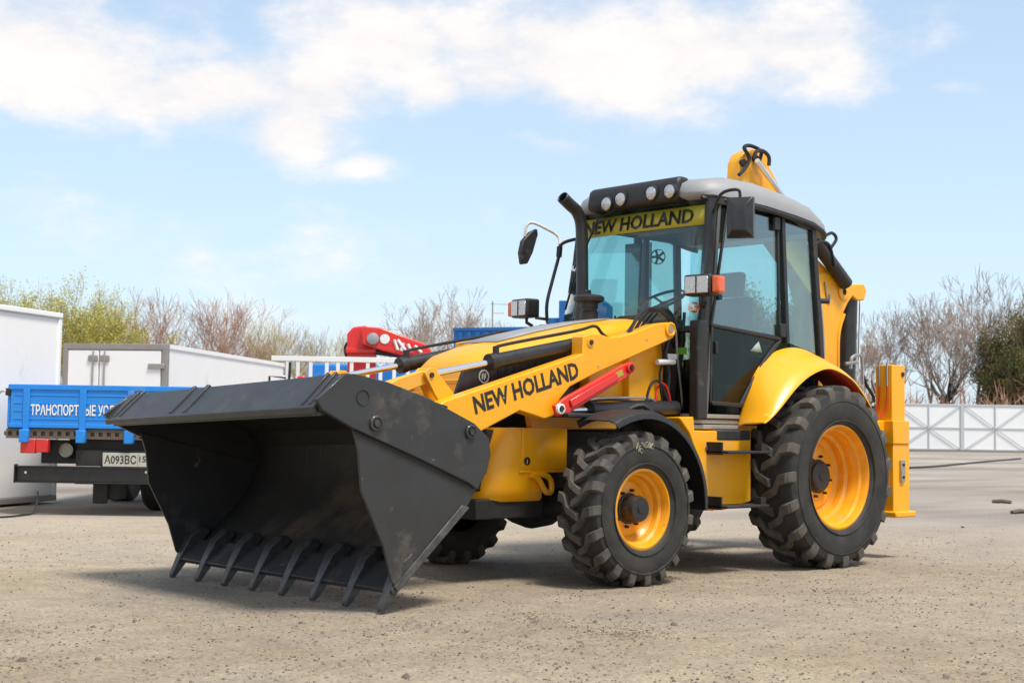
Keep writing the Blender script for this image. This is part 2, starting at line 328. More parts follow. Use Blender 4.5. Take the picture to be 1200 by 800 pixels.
# ---- wheels (wheel > tyre, tread_lug, rim, hub, bolt)
def lug_mesh(R, w, rs, hw, side, skew):
    st = [(-.08 * w, R - .040, R - .002, -skew, .80), (.18 * w, R - .038, R, -.62 * skew, .85), (.27 * w, R - .037, R, -.1 * skew, .95), (.42 * w, R - .045, R - .004, 0.0, 1.05),
          (.475 * w, R - .07, R - .022, .012, 1.08), (.502 * w, R - .105, R - .060, .02, 1.1), (.496 * w, R - .118, R - .115, .025, 1.0)]
    v = []; f = []
    for y, rb, rt, th, k in st:
        for dth, r in ((-hw * 1.25 * k, rb), (-hw * k, rt), (hw * k, rt), (hw * 1.25 * k, rb)):
            yy = y if r == rt else y * .985
            v.append((r * cos(th + dth), side * yy, r * sin(th + dth)))
    n = len(st)
    for i in range(n - 1):
        for k in range(3): a = i * 4 + k; f.append((a, a + 1, a + 5, a + 4))
    f += [(0, 1, 2, 3), tuple((n - 1) * 4 + k for k in (3, 2, 1, 0))]
    m = M().add(v, f)
    return m
def wheel(name, loc, R, w, rimr, nl, hubr, hubd, face, label=None, cache={}):
    """face = +1 when the dished side looks towards +y"""
    e = empty(name, B, loc, 0 if face > 0 else pi)
    key = name
    if key not in cache:
        sw = w / 2
        prof = [(rimr - .005, sw * .80), (rimr + .012, sw * .90), (rimr + .05, sw * .99), ((rimr + R) / 2, sw * 1.03), (R - .10, sw * .99), (R - .06, sw * .93), (R - .044, sw * .80), (R - .036, sw * .45), (R - .034, 0)]
        prof = prof + [(r, -y) for r, y in prof[-2::-1]]
        o1 = M().lathe(prof, 72).build('tyre', m_rub, e)
        # raised bead rings on the sidewall
        ring = M()
        for rr, hh in ((rimr + .035, .003), ((rimr + R) / 2 + .03, .003)):
            yb = sw * 1.005 if rr < (rimr + R) / 2 else sw * 1.015
            ring.lathe([(rr - .006, yb - .006), (rr - .003, yb + hh), (rr + .003, yb + hh), (rr + .006, yb - .006)], 72)
        o2 = ring.build('bead_ring', m_rub, e)
        A_, B_ = lug_mesh(R, w, 0, .030 / R, 1, .135 / R), lug_mesh(R, w, 0, .030 / R, -1, .135 / R)
        k = 1.2 if R > .6 else 1.0
        A_, B_ = lug_mesh(R, w, 0, .029 * k / R, 1, .13 * k / R), lug_mesh(R, w, 0, .029 * k / R, -1, .13 * k / R)
        la = A_.build('tread_lug', m_lug, e, bev=.003, seg=1, angle=30); lb = B_.build('tread_lug', m_lug, e, bev=.003, seg=1, angle=30)
        lb.rotation_euler.y = pi / nl
        yo = sw * .84   # outer flange plane
        rim = [(rimr + .004, yo - .02), (rimr + .004, yo), (rimr - .012, yo + .004), (rimr - .020, yo - .012), (rimr - .028, yo - .05), (rimr - .045, yo - .065), (rimr - .052, yo - .10)]
        if R > .6: rim += [(rimr - .060, yo - .12), (rimr - .060, yo - .155), (rimr - .085, yo - .170), (rimr - .090, yo - .22), (rimr - .14, yo - .235), (rimr - .16, yo - .215), (.155, yo - .205), (.06, yo - .20), (.001, yo - .20)]
        else: rim += [(rimr - .07, yo - .115), (rimr - .085, yo - .14), (.145, yo - .135), (.06, yo - .13), (.001, yo - .13)]
        o3 = M().lathe(rim, 64).build('rim', m_rim, e)
        yd = yo - (.205 if R > .6 else .135)
        hb = [(hubr * 1.12, yd - .01), (hubr * 1.12, yd + .015), (hubr, yd + .02), (hubr * .97, yd + hubd * .8), (hubr * .86, yd + hubd), (hubr * .3, yd + hubd), (hubr * .28, yd + hubd + .006), (.001, yd + hubd + .006)]
        o4 = M().lathe(hb, 32).build('hub', m_plast, e)
        nb = 8; bl = None; br = hubr + (.038 if R > .6 else .028)
        bolts = []
        for i in range(nb):
            a = 2 * pi * i / nb + .2
            if bl is None: bl = M().cyl((0, 0, 0), (0, .028, 0), .011, 6).build('wheel_nut', m_dk, e)
            else: bl = link('wheel_nut', bl.data, e)
            bl.location = (br * cos(a), yd, br * sin(a)); bolts.append(bl)
        cache[key] = (o1, o2, la, lb, o3, o4, bl)
        objs = [la, lb]; first = 1
    else:
        o1, o2, la, lb, o3, o4, bl = cache[key]
        for o in (o1, o2, o3, o4): c = o.copy(); COL.objects.link(c); c.parent = e
        la2 = la.copy(); lb2 = lb.copy()
        for c in (la2, lb2): COL.objects.link(c); c.parent = e
        for i in range(8):
            a = 2 * pi * i / 8; c = bl.copy(); COL.objects.link(c); c.parent = e; c.location = (bl.location.x * cos(a) - bl.location.z * sin(a), bl.location.y, bl.location.x * sin(a) + bl.location.z * cos(a))
        la, lb = la2, lb2
    for i in range(1, nl):
        for src in (la, lb):
            c = src.copy(); COL.objects.link(c); c.parent = e; c.rotation_euler.y = (0 if src is la else pi / nl) + 2 * pi * i / nl
    return e
FZ, RZ = .498, .680
wl = wheel('front_wheel', (2.175, .905, FZ), .508, .34, .262, 19, .092, .115, 1)
wheel('front_wheel', (2.175, -.905, FZ), .508, .34, .262, 19, .092, .115, -1)
wr = wheel('rear_wheel', (0, .885, RZ), .692, .43, .392, 19, .115, .05, 1)
wheel('rear_wheel', (0, -.885, RZ), .692, .43, .392, 19, .115, .05, -1)
# yellow chalk scrawl on the front tyre's sidewall
ch = M(); rc = random.Random(5)
for i in range(9):
    a = radians(97) - i * radians(2.6); r = .405 + rc.uniform(-.02, .02)
    pts = [(2.175 + (r + .02 * sin(k * 1.9 + i)) * cos(a + .035 * cos(k * 1.7)), .905 + .1785, FZ + (r + .02 * sin(k * 1.9 + i)) * sin(a + .035 * cos(k * 1.7))) for k in range(4)]
    ch.tube(pts, .0016, 4, smooth=3)
ch.build('chalk_mark', mat('chalk', (.5, .48, .33), .9), wl).matrix_parent_inverse = Matrix.Translation((-2.175, -.905, -FZ))

# axles and chassis
M().tube([(2.175, -.72, FZ), (2.175, -.3, FZ), (2.175, .3, FZ), (2.175, .72, FZ)], [.09, .11, .11, .09], 16).lathe([(.001, -.2), (.16, -.16), (.19, 0), (.16, .16), (.001, .2)], 20, (2.175, 0, FZ)).build('front_axle', m_dk, B)
M().tube([(0, -.66, RZ), (0, -.25, RZ), (0, .25, RZ), (0, .66, RZ)], [.10, .15, .15, .10], 18).box(-.22, .22, -.25, .25, .42, .95).build('rear_axle', m_dk, B, bev=.02)
M().box(-1.0, 3.0, -.36, -.26, .60, 1.0).box(-1.0, 3.0, .26, .36, .60, 1.0).box(.4, 2.9, -.3, .3, .52, .62).box(2.45, 3.05, -.40, .40, .42, .55).box(.9, 2.0, -.3, .3, .42, .9).build('chassis', m_dk, B, bev=.01)
M().box(1.45, 2.5, -.30, .30, .95, 1.40).box(1.2, 1.6, -.33, .33, .9, 1.5).build('engine', m_dk, B, bev=.02)

# ---- front frame block
FY = .45
zt = 1.015
fx1 = P(612, 530, FY)[0]; fz1 = P(640, 551, FY)[1]
M().box(2.28, fx1, -FY, FY, fz1, zt).build('front_frame', m_yel, B, bev=.010)
M().box(P(664, 551, FY)[0], fx1 + .03, FY - .04, FY + .014, fz1 - .014, fz1 + .004).build('frame_flange', m_yel, B, bev=.004)
rows = []
for z, xf_, xb, w_ in ((zt - .002, 2.885, fx1 + .003, .44), (.90, 2.925, fx1 + .003, .445), (fz1, 2.97, fx1 - .02, .45), (fz1 - .03, 2.975, 2.54, .45), (.62, 3.00, 2.50, .44), (.545, 3.0, 2.49, .42), (.515, 2.96, 2.50, .38)):
    h = [(xb, w_), (xf_ - .14, w_), (xf_ - .07, w_ - .025), (xf_ - .02, w_ - .08), (xf_, w_ - .16), (xf_ + .01, 0)]
    rows.append([(x, y, z) for x, y in h] + [(x, -y, z) for x, y in h[-2::-1]])
fw_ = M().grid(rows); n = len(rows[0]); fw_.f += [tuple(range(n)), tuple(range((len(rows) - 1) * n, len(rows) * n))[::-1]] + [(i * n, (i + 1) * n, (i + 1) * n + n - 1, i * n + n - 1) for i in range(len(rows) - 1)]
fw_.build('front_weight', m_yel, B, angle=50)
M().prism(PL([(621, 487), (722, 486), (722, 503), (624, 503)], .42), .36, .43).build('frame_rail', m_dirty, B, bev=.01)
# tow loop
tl = PL([(622, 553), (640, 552), (648, 560), (649, 578), (640, 580), (631, 572)], .47)
lp = M(); c_ = [v3(q, .47) for q in PL([(622, 556), (637, 556), (645, 562), (646, 575), (640, 576), (635, 568), (630, 560)], .47)]
lp.tube(c_ + [c_[0]], .020, 10, smooth=4)
lp.build('tow_loop', m_yel, B)
# round warning sticker: black disc with white figure
p = P(618, 540, .455); M().cyl((p[0], .452, p[1]), (p[0], .456, p[1]), .027, 20).build('sticker', m_ink, B)
text('sticker_mark', 'i', m_white, B, (p[0] + .006, .457, p[1] - .017), (-1, 0, 0), (0, 0, 1), .034, bold=.02, th=.001)
p = P(587, 524, .36); M().cyl((2.86, .33, .93), (2.91, .335, .93), .012, 10).build('frame_bolt', m_steel, B)

# ---- loader tower (yellow panel beside the cab)
M().prism(PL([(737, 412), (752, 402), (779, 392), (776, 470), (737, 474)], .52), -.50, .52).build('loader_tower', m_yel, B, bev=.008)
M().prism(PL([(690, 432), (735, 414), (735, 474), (690, 478)], .46), -.44, .46).build('side_tank', m_yel, B, bev=.012)
# ---- loader arms
AO = .66
armpx = [(515, 474), (521, 470), (600, 443), (683, 415), (683.5, 394), (692, 391), (702, 391), (714, 395), (728, 394), (745, 389), (769, 379.5), (783, 377.5), (790, 381), (792, 388), (789, 396), (772, 404), (730, 423), (697, 438), (668, 453), (656, 468), (650, 487), (638, 490.5), (625, 486), (609, 481), (566, 504)]
armxz = PL(armpx, AO) + [(3.62, .82), (3.62, .92)]
for s in (1, -1):
    o = M().prism(armxz if s > 0 else [(min(x, 3.60), z) for x, z in armxz], s * (AO - .11), s * AO).build('loader_arm', m_yel, B, bev=.007)
    p = P(785, 386, AO)
    q = M().lathe([(.052, 0), (.052, .012), (.04, .016), (.034, .008), (.001, .008)], 24, (p[0], 0, p[1]))
    q.v = [(x, s * (AO + y), z) for x, y, z in q.v]; q.build('pivot_boss', m_yel, o)
    M().cyl((p[0], s * AO, p[1]), (p[0], s * (AO + .014), p[1]), .022, 12).build('pivot_pin', m_steel, o)
    p = P(692, 401, AO)
    M().cyl((p[0], s * (AO - .2), p[1]), (p[0], s * (AO + .006), p[1]), .034, 20).build('cylinder_boss', m_yel, o)
    M().cyl((p[0], s * AO, p[1]), (p[0], s * (AO + .014), p[1]), .017, 12).build('pivot_pin', m_dk, o)
    for bx, by in ((701, 429), (758, 398), (590, 466)):
        p = P(bx, by, AO); M().cyl((p[0], s * AO, p[1]), (p[0], s * (AO + .004), p[1]), .007, 8).build('grease_nipple', m_steel, o)
    if s == 1:
        a = v3(P(557, 484.5, AO), AO + .0015); b = v3(P(679, 441.5, AO), AO + .0015); tp = v3(P(552, 465.5, AO), AO)
        ux = (b - a).normalized(); up_ = tp - a; up_ = up_ - ux * up_.dot(ux)
        text('lettering', 'NEW HOLLAND', m_ink, o, a, ux, up_, up_.length * 1.04, width=(b - a).length, bold=.045)
# cross tube tying the arms, tower pins
M().cyl((3.28, -.6, 1.06), (3.28, .6, 1.06), .07, 20).build('cross_tube', m_yel, B)
M().cyl((1.42, -.6, 1.72), (1.42, .6, 1.72), .03, 14).build('tower_shaft', m_steel, B)

# ---- bucket linkage, each side
CY = .50
def cyl_between(name, a, b, r, rod_r, split, parent=B, bm=m_blk, cap=True):
    """hydraulic cylinder: barrel from b back to the split point, chrome rod from a"""
    a = Vector(a); b = Vector(b); m_ = a + (b - a) * split; d = (b - a).normalized()
    o = M().cyl(m_, b, r, 24).build(name, bm, parent, bev=.004)
    M().cyl(a, m_ + d * .01, rod_r, 16).build('rod', m_chr, o)
    M().cyl(m_ - d * .012, m_ + d * .05, r * 1.12, 24).build('gland', m_plast, o, bev=.003)
    return o
for s in (1, -1):
    CY_ = CY if s > 0 else .43
    pin = v3(P(499, 439.5, CY), s * CY_); top = v3(P(692, 400.5, CY), s * CY_); 
    if s == 1: sp = (Vector(P(573, 417.5, CY)) - Vector((pin.x, pin.z))).length / (Vector((top.x, top.z)) - Vector((pin.x, pin.z))).length
    c = cyl_between('bucket_cylinder', pin, top, .050, .021, sp)
    mid = pin.lerp(top, .93); d = (top - pin).normalized()
    M().cyl(mid, mid + d * .012, .055, 24).build('clamp_band', m_steel, c)
    # pipe along the barrel and its hose to the rear
    pi_ = [pin.lerp(top, sp + .03) + Vector((0, 0, .075)), pin.lerp(top, sp + .08) + Vector((0, 0, .095)), pin.lerp(top, .9) + Vector((0, 0, .095)), top + Vector((-.04, 0, .11)), top + Vector((-.12, 0, .06)) , top + Vector((-.22, .03 * s, .01)), top + Vector((-.33, .03 * s, .08)), top + Vector((-.42, 0, .14))]
    M().tube(pi_, .011, 8, smooth=5).build('feed_pipe', m_hose, c)
    q0 = pin.lerp(top, sp + .035) + Vector((0, 0, .045)); M().cyl(q0, q0 + Vector((0, 0, .05)), .022, 12).build('port', m_plast, c)
    M().cyl(pin + Vector((0, -.05, 0)), pin + Vector((0, .05, 0)), .030, 16).build('rod_eye', m_yel, c)
    M().cyl(pin + Vector((0, -.065, 0)), pin + Vector((0, .065, 0)), .016, 12).build('rod_pin', m_dk, c)
    # bell-crank: two plates from the pin to the arm
    lev = PL([(491, 437), (496, 431), (504, 431), (508, 438), (532, 470), (528, 490), (514, 480), (503, 462)], CY)
    lv = M(); 
    for yy in (CY_ + .035, CY_ - .055): lv.prism(lev, s * yy, s * (yy + .02))
    lv.build('bell_crank', m_yel, B, bev=.004)
    lk = PL([(452, 449), (462, 443), (492, 434), (500, 441), (496, 449), (474, 458), (458, 462)], CY - .02)
    if s < 0: lk = [(x - .22, z - .16) for x, z in lk]
    M().prism(lk, s * (CY - .03), s * (CY + .025)).build('bucket_link', m_yel, B, bev=.006)

# ---- hydraulic hoses at the arm pivots
for k in range(4):
    yy = .60 - .045 * k
    a = v3(P(735 + 6 * k, 394 - 1.5 * k, yy), yy); b = v3(P(750 + 7 * k, 368 - k, yy), yy); c = v3(P(766 + 6 * k, 362 + 1 * k, yy), yy); d = v3(P(783 + 3 * k, 374 + 3 * k, yy), yy); e_ = v3(P(786 + 2 * k, 398 + 4 * k, yy - .04), yy - .05)
    M().tube([a, b, c, d, e_], .013, 8, smooth=6).build('pivot_hose', m_hose, B)
for pts, r, m_, yy in (([(776, 400), (777, 420), (773, 440), (776, 468)], .009, m_hose, .56), ([(784, 398), (780, 415), (784, 440), (782, 470), (790, 484)], .014, m_hose, .58), ([(757, 470), (762, 452), (769, 446), (776, 452), (783, 470), (790, 478)], .010, m_hose, .62), ([(768, 470), (770, 456), (775, 449), (782, 455), (786, 474)], .008, m_red, .6),
                      ([(690, 470), (715, 468), (745, 470), (764, 469)], .008, m_hose, .62), ([(770, 424), (790, 424)], .02, m_white, .585), ([(792, 386), (794, 420), (798, 455), (800, 480)], .008, m_steel, .57), ([(802, 366), (800, 400), (797, 440)], .012, m_hose, .55)):
    M().tube([v3(P(a, b, yy), yy) for a, b in pts], r, 8, smooth=5).build('hydraulic_hose', m_, B)
M().box(1.28, 1.40, .53, .57, 1.52, 1.56).build('hose_clamp', m_white, B, bev=.004)

# ---- red lock strut hung on the arm
a = v3(P(655, 479, .73), .73); b = v3(P(737, 431, .73), .73); d = (b - a).normalized(); n_ = Vector((-d.z, 0, d.x))
st = M()
wd = .062
sec = [(a - d * .03 + n_ * -.035), (a - d * .03 + n_ * .04), (a + d * .03 + n_ * .062), (b - d * .02 + n_ * .05), (b + d * .035 + n_ * .03), (b + d * .035 - n_ * .03), (b - d * .05 - n_ * .04), (a + d * .1 - n_ * .045)]
st.prism([(q.x, q.z) for q in sec], .70, .735); 
so_ = st.build('lock_strut', m_red, B, bev=.006)
st = M().prism([((a + d * .1 + n_ * .035).x, (a + d * .1 + n_ * .035).z), ((b - d * .14 + n_ * .03).x, (b - d * .14 + n_ * .03).z), ((b - d * .14 - n_ * .02).x, (b - d * .14 - n_ * .02).z), ((a + d * .1 - n_ * .02).x, (a + d * .1 - n_ * .02).z)], .735, .75).build('strut_flange', m_red, so_, bev=.006)
for q, m_ in ((a, m_white), (b, m_red)):
    M().lathe([(.034, 0), (.034, .02), (.024, .024), (.018, .012), (.001, .012)], 20, (q.x, .735, q.z)).build('strut_pin', m_, so_); M().cyl((q.x, .735, q.z), (q.x, .763, q.z), .016, 10).build('strut_bolt', m_dk, so_)
q = b - d * .11; M().prism([((q - d * .035 + n_ * .02).x, (q - d * .035 + n_ * .02).z), ((q + d * .035 + n_ * .02).x, (q + d * .035 + n_ * .02).z), ((q + d * .035 - n_ * .02).x, (q + d * .035 - n_ * .02).z), ((q - d * .035 - n_ * .02).x, (q - d * .035 - n_ * .02).z)], .735, .738).build('strut_label', m_gold, so_)
# ---- loader lift cylinders
for s in (1, -1):
    yy = .615 if s == 1 else -.615
    a = v3(P(655, 481, .60), yy); b = v3(P(790, 478, .60), yy); cyl_between('lift_cylinder', a, b, .052, .022, .24)
    M().tube([v3(P(688, 470, .6), yy), v3(P(700, 467, .6), yy), v3(P(755, 466, .6), yy), v3(P(765, 470, .6), yy)], .009, 8, smooth=4).build('lift_pipe', m_steel, B)

# ---- front mudguards
def arc_guard(s, R=.625, a0=62, a1=183, y0=.74, y1=1.09, cx=2.175, cz=FZ + .01):
    rows = []
    prof = [(y0, -.05), (y0, 0), (y0 + .12, .012), (y1 - .06, .006), (y1 - .012, -.012), (y1, -.05)]
    n = 20
    for i in range(n + 1):
        a = radians(a0 + (a1 - a0) * i / n); k = 1 + (.06 if i < 3 else 0) * (3 - i) / 3
        rows.append([(cx + (R + dr) * k * cos(a), s * y, cz + (R + dr) * sin(a)) for y, dr in prof])
    return M().grid(rows).build('front_mudguard', m_plast, B, solid=.010, bev=.003)
for s in (1, -1):
    gd = arc_guard(s)
    M().box(1.72, 2.62, s * .60, s * .80, 1.085, 1.115).build('mudguard_bracket', m_plast, gd, bev=.008)
    M().tube([(1.95, s * .62, 1.12), (1.8, s * .7, 1.18), (1.68, s * .75, 1.05)], .02, 8, smooth=4).build('mudguard_stay', m_plast, gd)

# ---- engine hood
HX = [(3.02, .30, 1.22, 1.36), (2.98, .35, 1.28, 1.43), (2.88, .375, 1.36, 1.50), (2.65, .39, 1.44, 1.575), (2.3, .395, 1.53, 1.66), (1.9, .40, 1.62, 1.745), (1.55, .40, 1.68, 1.80), (1.40, .395, 1.70, 1.815), (1.33, .37, 1.70, 1.80), (1.30, .33, 1.68, 1.76)]
rows = []
for x, w_, zs, zt_ in HX:
    half = [(w_, zs - .22), (w_, zs - .02), (w_ * .985, zs + (zt_ - zs) * .35), (w_ * .90, zs + (zt_ - zs) * .75), (w_ * .74, zt_ - .006), (w_ * .4, zt_ + .012), (0, zt_ + .018)]
    rows.append([(x, y, z) for y, z in half] + [(x, -y, z) for y, z in half[-2::-1]])
hd = M().grid(rows); n = len(rows[0]); hd.f += [tuple(range(n)), tuple(range((len(rows) - 1) * n, len(rows) * n))[::-1]]
H = hd.build('engine_hood', m_yel, B, angle=50)
for s in (1, -1): M().prism([(1.32, 1.16), (2.9, 1.10), (2.9, 1.33), (2.6, 1.40), (1.9, 1.56), (1.32, 1.60)], s * .335, s * .372).build('hood_lower_panel', m_blk, B, bev=.006)
# grey top panel
rows = [[(x, y, zt_ + .018 + .004 - .035 * abs(y) ** 1.5) for y in (-.27, -.18, 0, .13)] for x, w_, zs, zt_ in HX[3:7]]
M().grid(rows).build('hood_top_panel', m_roof, H, solid=.008)
# black side grille with round emblem
pg = PL([(533, 463), (543, 434), (590, 424), (683, 397), (683, 424), (600, 446)], .41)
sg = M().prism(pg, .385, .41).build('side_grille', m_blk, B, bev=.005)
for k in range(7):
    a = P(585 + k * 9, 431 - k * 2.6, .412); M().box(a[0] - .012, a[0] + .012, .41, .414, a[1] - .06, a[1] + .005).build('grille_slot', m_dk, sg)
p = P(567, 441, .412)
M().lathe([(.044, 0), (.044, .004), (.036, .004), (.036, 0)], 28, (p[0], .411, p[1]), closed=True).build('emblem_ring', m_white, sg)
M().prism([(p[0] + .016, p[1] - .024), (p[0] + .02, p[1] + .012), (p[0] + .004, p[1] + .026), (p[0] + .004, p[1] - .012)], .411, .414).prism([(p[0] - .002, p[1] - .026), (p[0] - .002, p[1] + .014), (p[0] - .018, p[1] + .026), (p[0] - .018, p[1] - .006)], .411, .414).build('emblem_leaf', m_white, sg)
# front ribs below the hood (yellow grille guard)
for k in range(4): M().prism([(2.94, 1.08 + k * .075), (3.03, 1.07 + k * .075), (3.03, 1.10 + k * .075), (2.94, 1.11 + k * .075)], -.34, .36).build('front_rib', m_yel, B, bev=.005)
M().prism([(2.93, 1.0), (3.05, 1.0), (3.05, 1.07), (2.93, 1.07)], -.38, .38).build('front_cross_beam', m_yel, B, bev=.008)

# ---- bucket
BU = empty('bucket', B)
def bt(x, y, z): return (x, y, z * (1 - .037 * (1.175 - y) / 1.175))
up_pl = [(4.845, 1.145), (4.815, 1.095), (4.615, 1.0), (4.20, .852), (3.80, .70), (3.73, .66), (3.66, .76), (3.632, .86), (3.648, .95), (3.76, 1.035), (4.10, 1.17), (4.39, 1.25), (4.60, 1.285), (4.67, 1.283)]
lo_pl = [(4.60, 1.02), (4.555, .88), (4.53, .67), (4.375, .37), (4.315, .18), (4.265, .125), (3.79, .555), (3.70, .69), (3.68, .82), (3.86, .84)]
for s in (1, -1):
    sp_ = M().prism(lo_pl, s * 1.150, s * 1.166, bt).build('lower_side_plate', m_bucket, BU, bev=.003)
    M().prism(up_pl, s * 1.160, s * 1.190, bt).build('upper_side_plate', m_bucket, BU, bev=.005)
    for px, py, r in ((440, 496, .042), (551, 506, .040)):
        p = P(px, py, 1.19)
        q = M().lathe([(r, 0), (r, .014), (r * .9, .018), (r * .72, .018), (r * .68, .010), (r * .45, .010), (r * .45, .024), (.001, .024)], 28, (p[0], 0, p[1])); q.v = [bt(x, s * (1.188 + y), z) for x, y, z in q.v]
        q.build('pivot_bolt', m_bucket, BU)
    p = P(425, 466, 1.19); q = M().lathe([(.040, .003), (.040, .0), (.033, -.004), (.001, -.004)], 28, (p[0], 0, p[1])); q.v = [bt(x, s * (1.192 + y), z) for x, y, z in q.v]; q.build('plate_hole', m_dk, BU)
    # worn runner along the lower rear edge
    M().prism([(4.275, .118), (4.30, .15), (3.83, .575), (3.775, .56)], s * 1.164, s * 1.178, bt).build('wear_runner', mat('scuffed_steel', (.10, .098, .09), .5, noise=1, nscale=14, col2=(.035, .033, .03)), BU, bev=.004)
shell = [(4.285, .120), (4.10, .285), (3.90, .465), (3.80, .57), (3.735, .69), (3.70, .82), (3.71, .93), (3.78, 1.03), (3.95, 1.105), (4.15, 1.17), (4.39, 1.235), (4.66, 1.270)]
ys = [-1.155 + 2.31 * i / 12 for i in range(13)]
M().grid([[bt(x, y, z) for y in ys] for x, z in shell]).build('shell', mat('bucket_inside_paint', (.020, .020, .020), .5, noise=.9, nscale=4, col2=(.032, .029, .025), bump=.10, bscale=24, wear=(((.085, .060, .035), 1.6, .52, .7, (1, 1, 1)), ((.17, .165, .155), 8, .64, .6, (2, .3, 2)), ((.20, .08, .03), 6, .68, .8, (1, 1, 1)))), BU, solid=.014, angle=25)
for s in (1, -1):
    q = M().tube([bt(x, s * 1.169, z) for x, z in ((4.60, .985), (4.20, .836), (3.80, .684))], .006, 6); q.build('weld_bead', m_bucket, BU)
    q = M().tube([bt(x, s * 1.146, z) for x, z in shell], .010, 6, smooth=3); q.build('weld_bead', m_bucket, BU)
# lip plate
M().prism([(4.655, 1.280), (4.672, 1.284), (4.845, 1.105), (4.838, 1.070), (4.815, 1.072), (4.822, 1.10)], -1.165, 1.158, bt).build('lip_plate', m_bucket, BU, bev=.004)
M().prism([(4.60, 1.262), (4.655, 1.275), (4.80, 1.11), (4.79, 1.06), (4.745, 1.075)], -1.15, 1.15, bt).build('lip_stiffener', m_bucket, BU, bev=.004)
M().prism([(3.93, 1.13), (4.62, 1.29), (4.62, 1.278), (3.93, 1.118)], -1.15, 1.15, bt).build('top_plate', m_bucket, BU)
for y, w_ in ((-1.07, .022), (-1.0, .022), (-.36, .035), (-.20, .035), (1.03, .022), (1.10, .022)):
    M().prism([(4.655, 1.288), (4.668, 1.30), (4.832, 1.128), (4.826, 1.11)], y - w_ / 2, y + w_ / 2, bt).build('grip_bar', m_bucket, BU, bev=.003)
# cutting edge and teeth
M().prism([(4.16, .250), (4.175, .262), (4.315, .13), (4.30, .105)], -1.165, 1.165, bt).build('cutting_edge', m_bucket, BU, bev=.003)
tooth = None
m_tooth = mat('worn_tooth_steel', (.035, .037, .04), .38, noise=.8, nscale=20, col2=(.09, .085, .08), metal=.3)
for i in range(8):
    y = -1.125 + i * (2.25 / 7)
    if tooth is None:
        t = M(); pts = [(4.10, .305), (4.125, .335), (4.165, .335), (4.205, .300), (4.245, .275), (4.31, .155), (4.366, .034), (4.362, .010), (4.342, .014), (4.26, .120), (4.19, .185)]
        n = len(pts); wf = lambda x: .036 if x < 4.19 else .046 - .026 * (x - 4.2) / .17
        t.add([(x, -wf(x), z) for x, z in pts] + [(x, wf(x), z) for x, z in pts], [tuple(range(n)), tuple(range(2 * n - 1, n - 1, -1))] + [(k, k + n, (k + 1) % n + n, (k + 1) % n) for k in range(n)])
        tooth = t.build('tooth', m_tooth, BU, bev=.005); o = tooth
    else: o = tooth.copy(); COL.objects.link(o); o.parent = BU
    o.location = (0.0, y, -.010 * (1 - i / 7))
# back brackets
for yy in (-.55, -.40, .40, .55): M().prism([(3.70, .62), (3.58, .78), (3.56, .98), (3.62, 1.08), (3.80, 1.08), (3.72, .92)], yy - .012, yy + .012).build('back_bracket', m_bucket, BU, bev=.003)

# ---- cab
CB = empty('cab', B)
def ys_(z): return .745 - .05 * (z - 1.1) / 1.55
def cp(px, py, s=1, z_=None, off=0):
    y = .71
    for _ in range(3): x, z = P(px, py, y + off); y = ys_(z)
    return Vector((x, s * (y + off), z))
def bar(a, b, w, h, name, m, parent=CB, bev=.006):
    """rectangular section bar from a to b"""
    a = Vector(a); b = Vector(b); d = (b - a).normalized(); s_ = d.cross(Vector((0, 0, 1)) if abs(d.z) < .8 else Vector((1, 0, 0))).normalized(); u_ = d.cross(s_)
    v = [q + s_ * i * w / 2 + u_ * j * h / 2 for q in (a, b) for i, j in ((-1, -1), (1, -1), (1, 1), (-1, 1))]
    return M().add(v, [(3, 2, 1, 0), (4, 5, 6, 7), (0, 1, 5, 4), (1, 2, 6, 5), (2, 3, 7, 6), (3, 0, 4, 7)]).build(name, m, parent, bev=bev)
Abot, Atop = Vector((1.235, .745, 1.13)), Vector((1.03, .69, 2.69))
Bbot, Btop = cp(921, 402), cp(915, 244)
Cbot, Ctop = cp(961, 420), cp(951, 268)
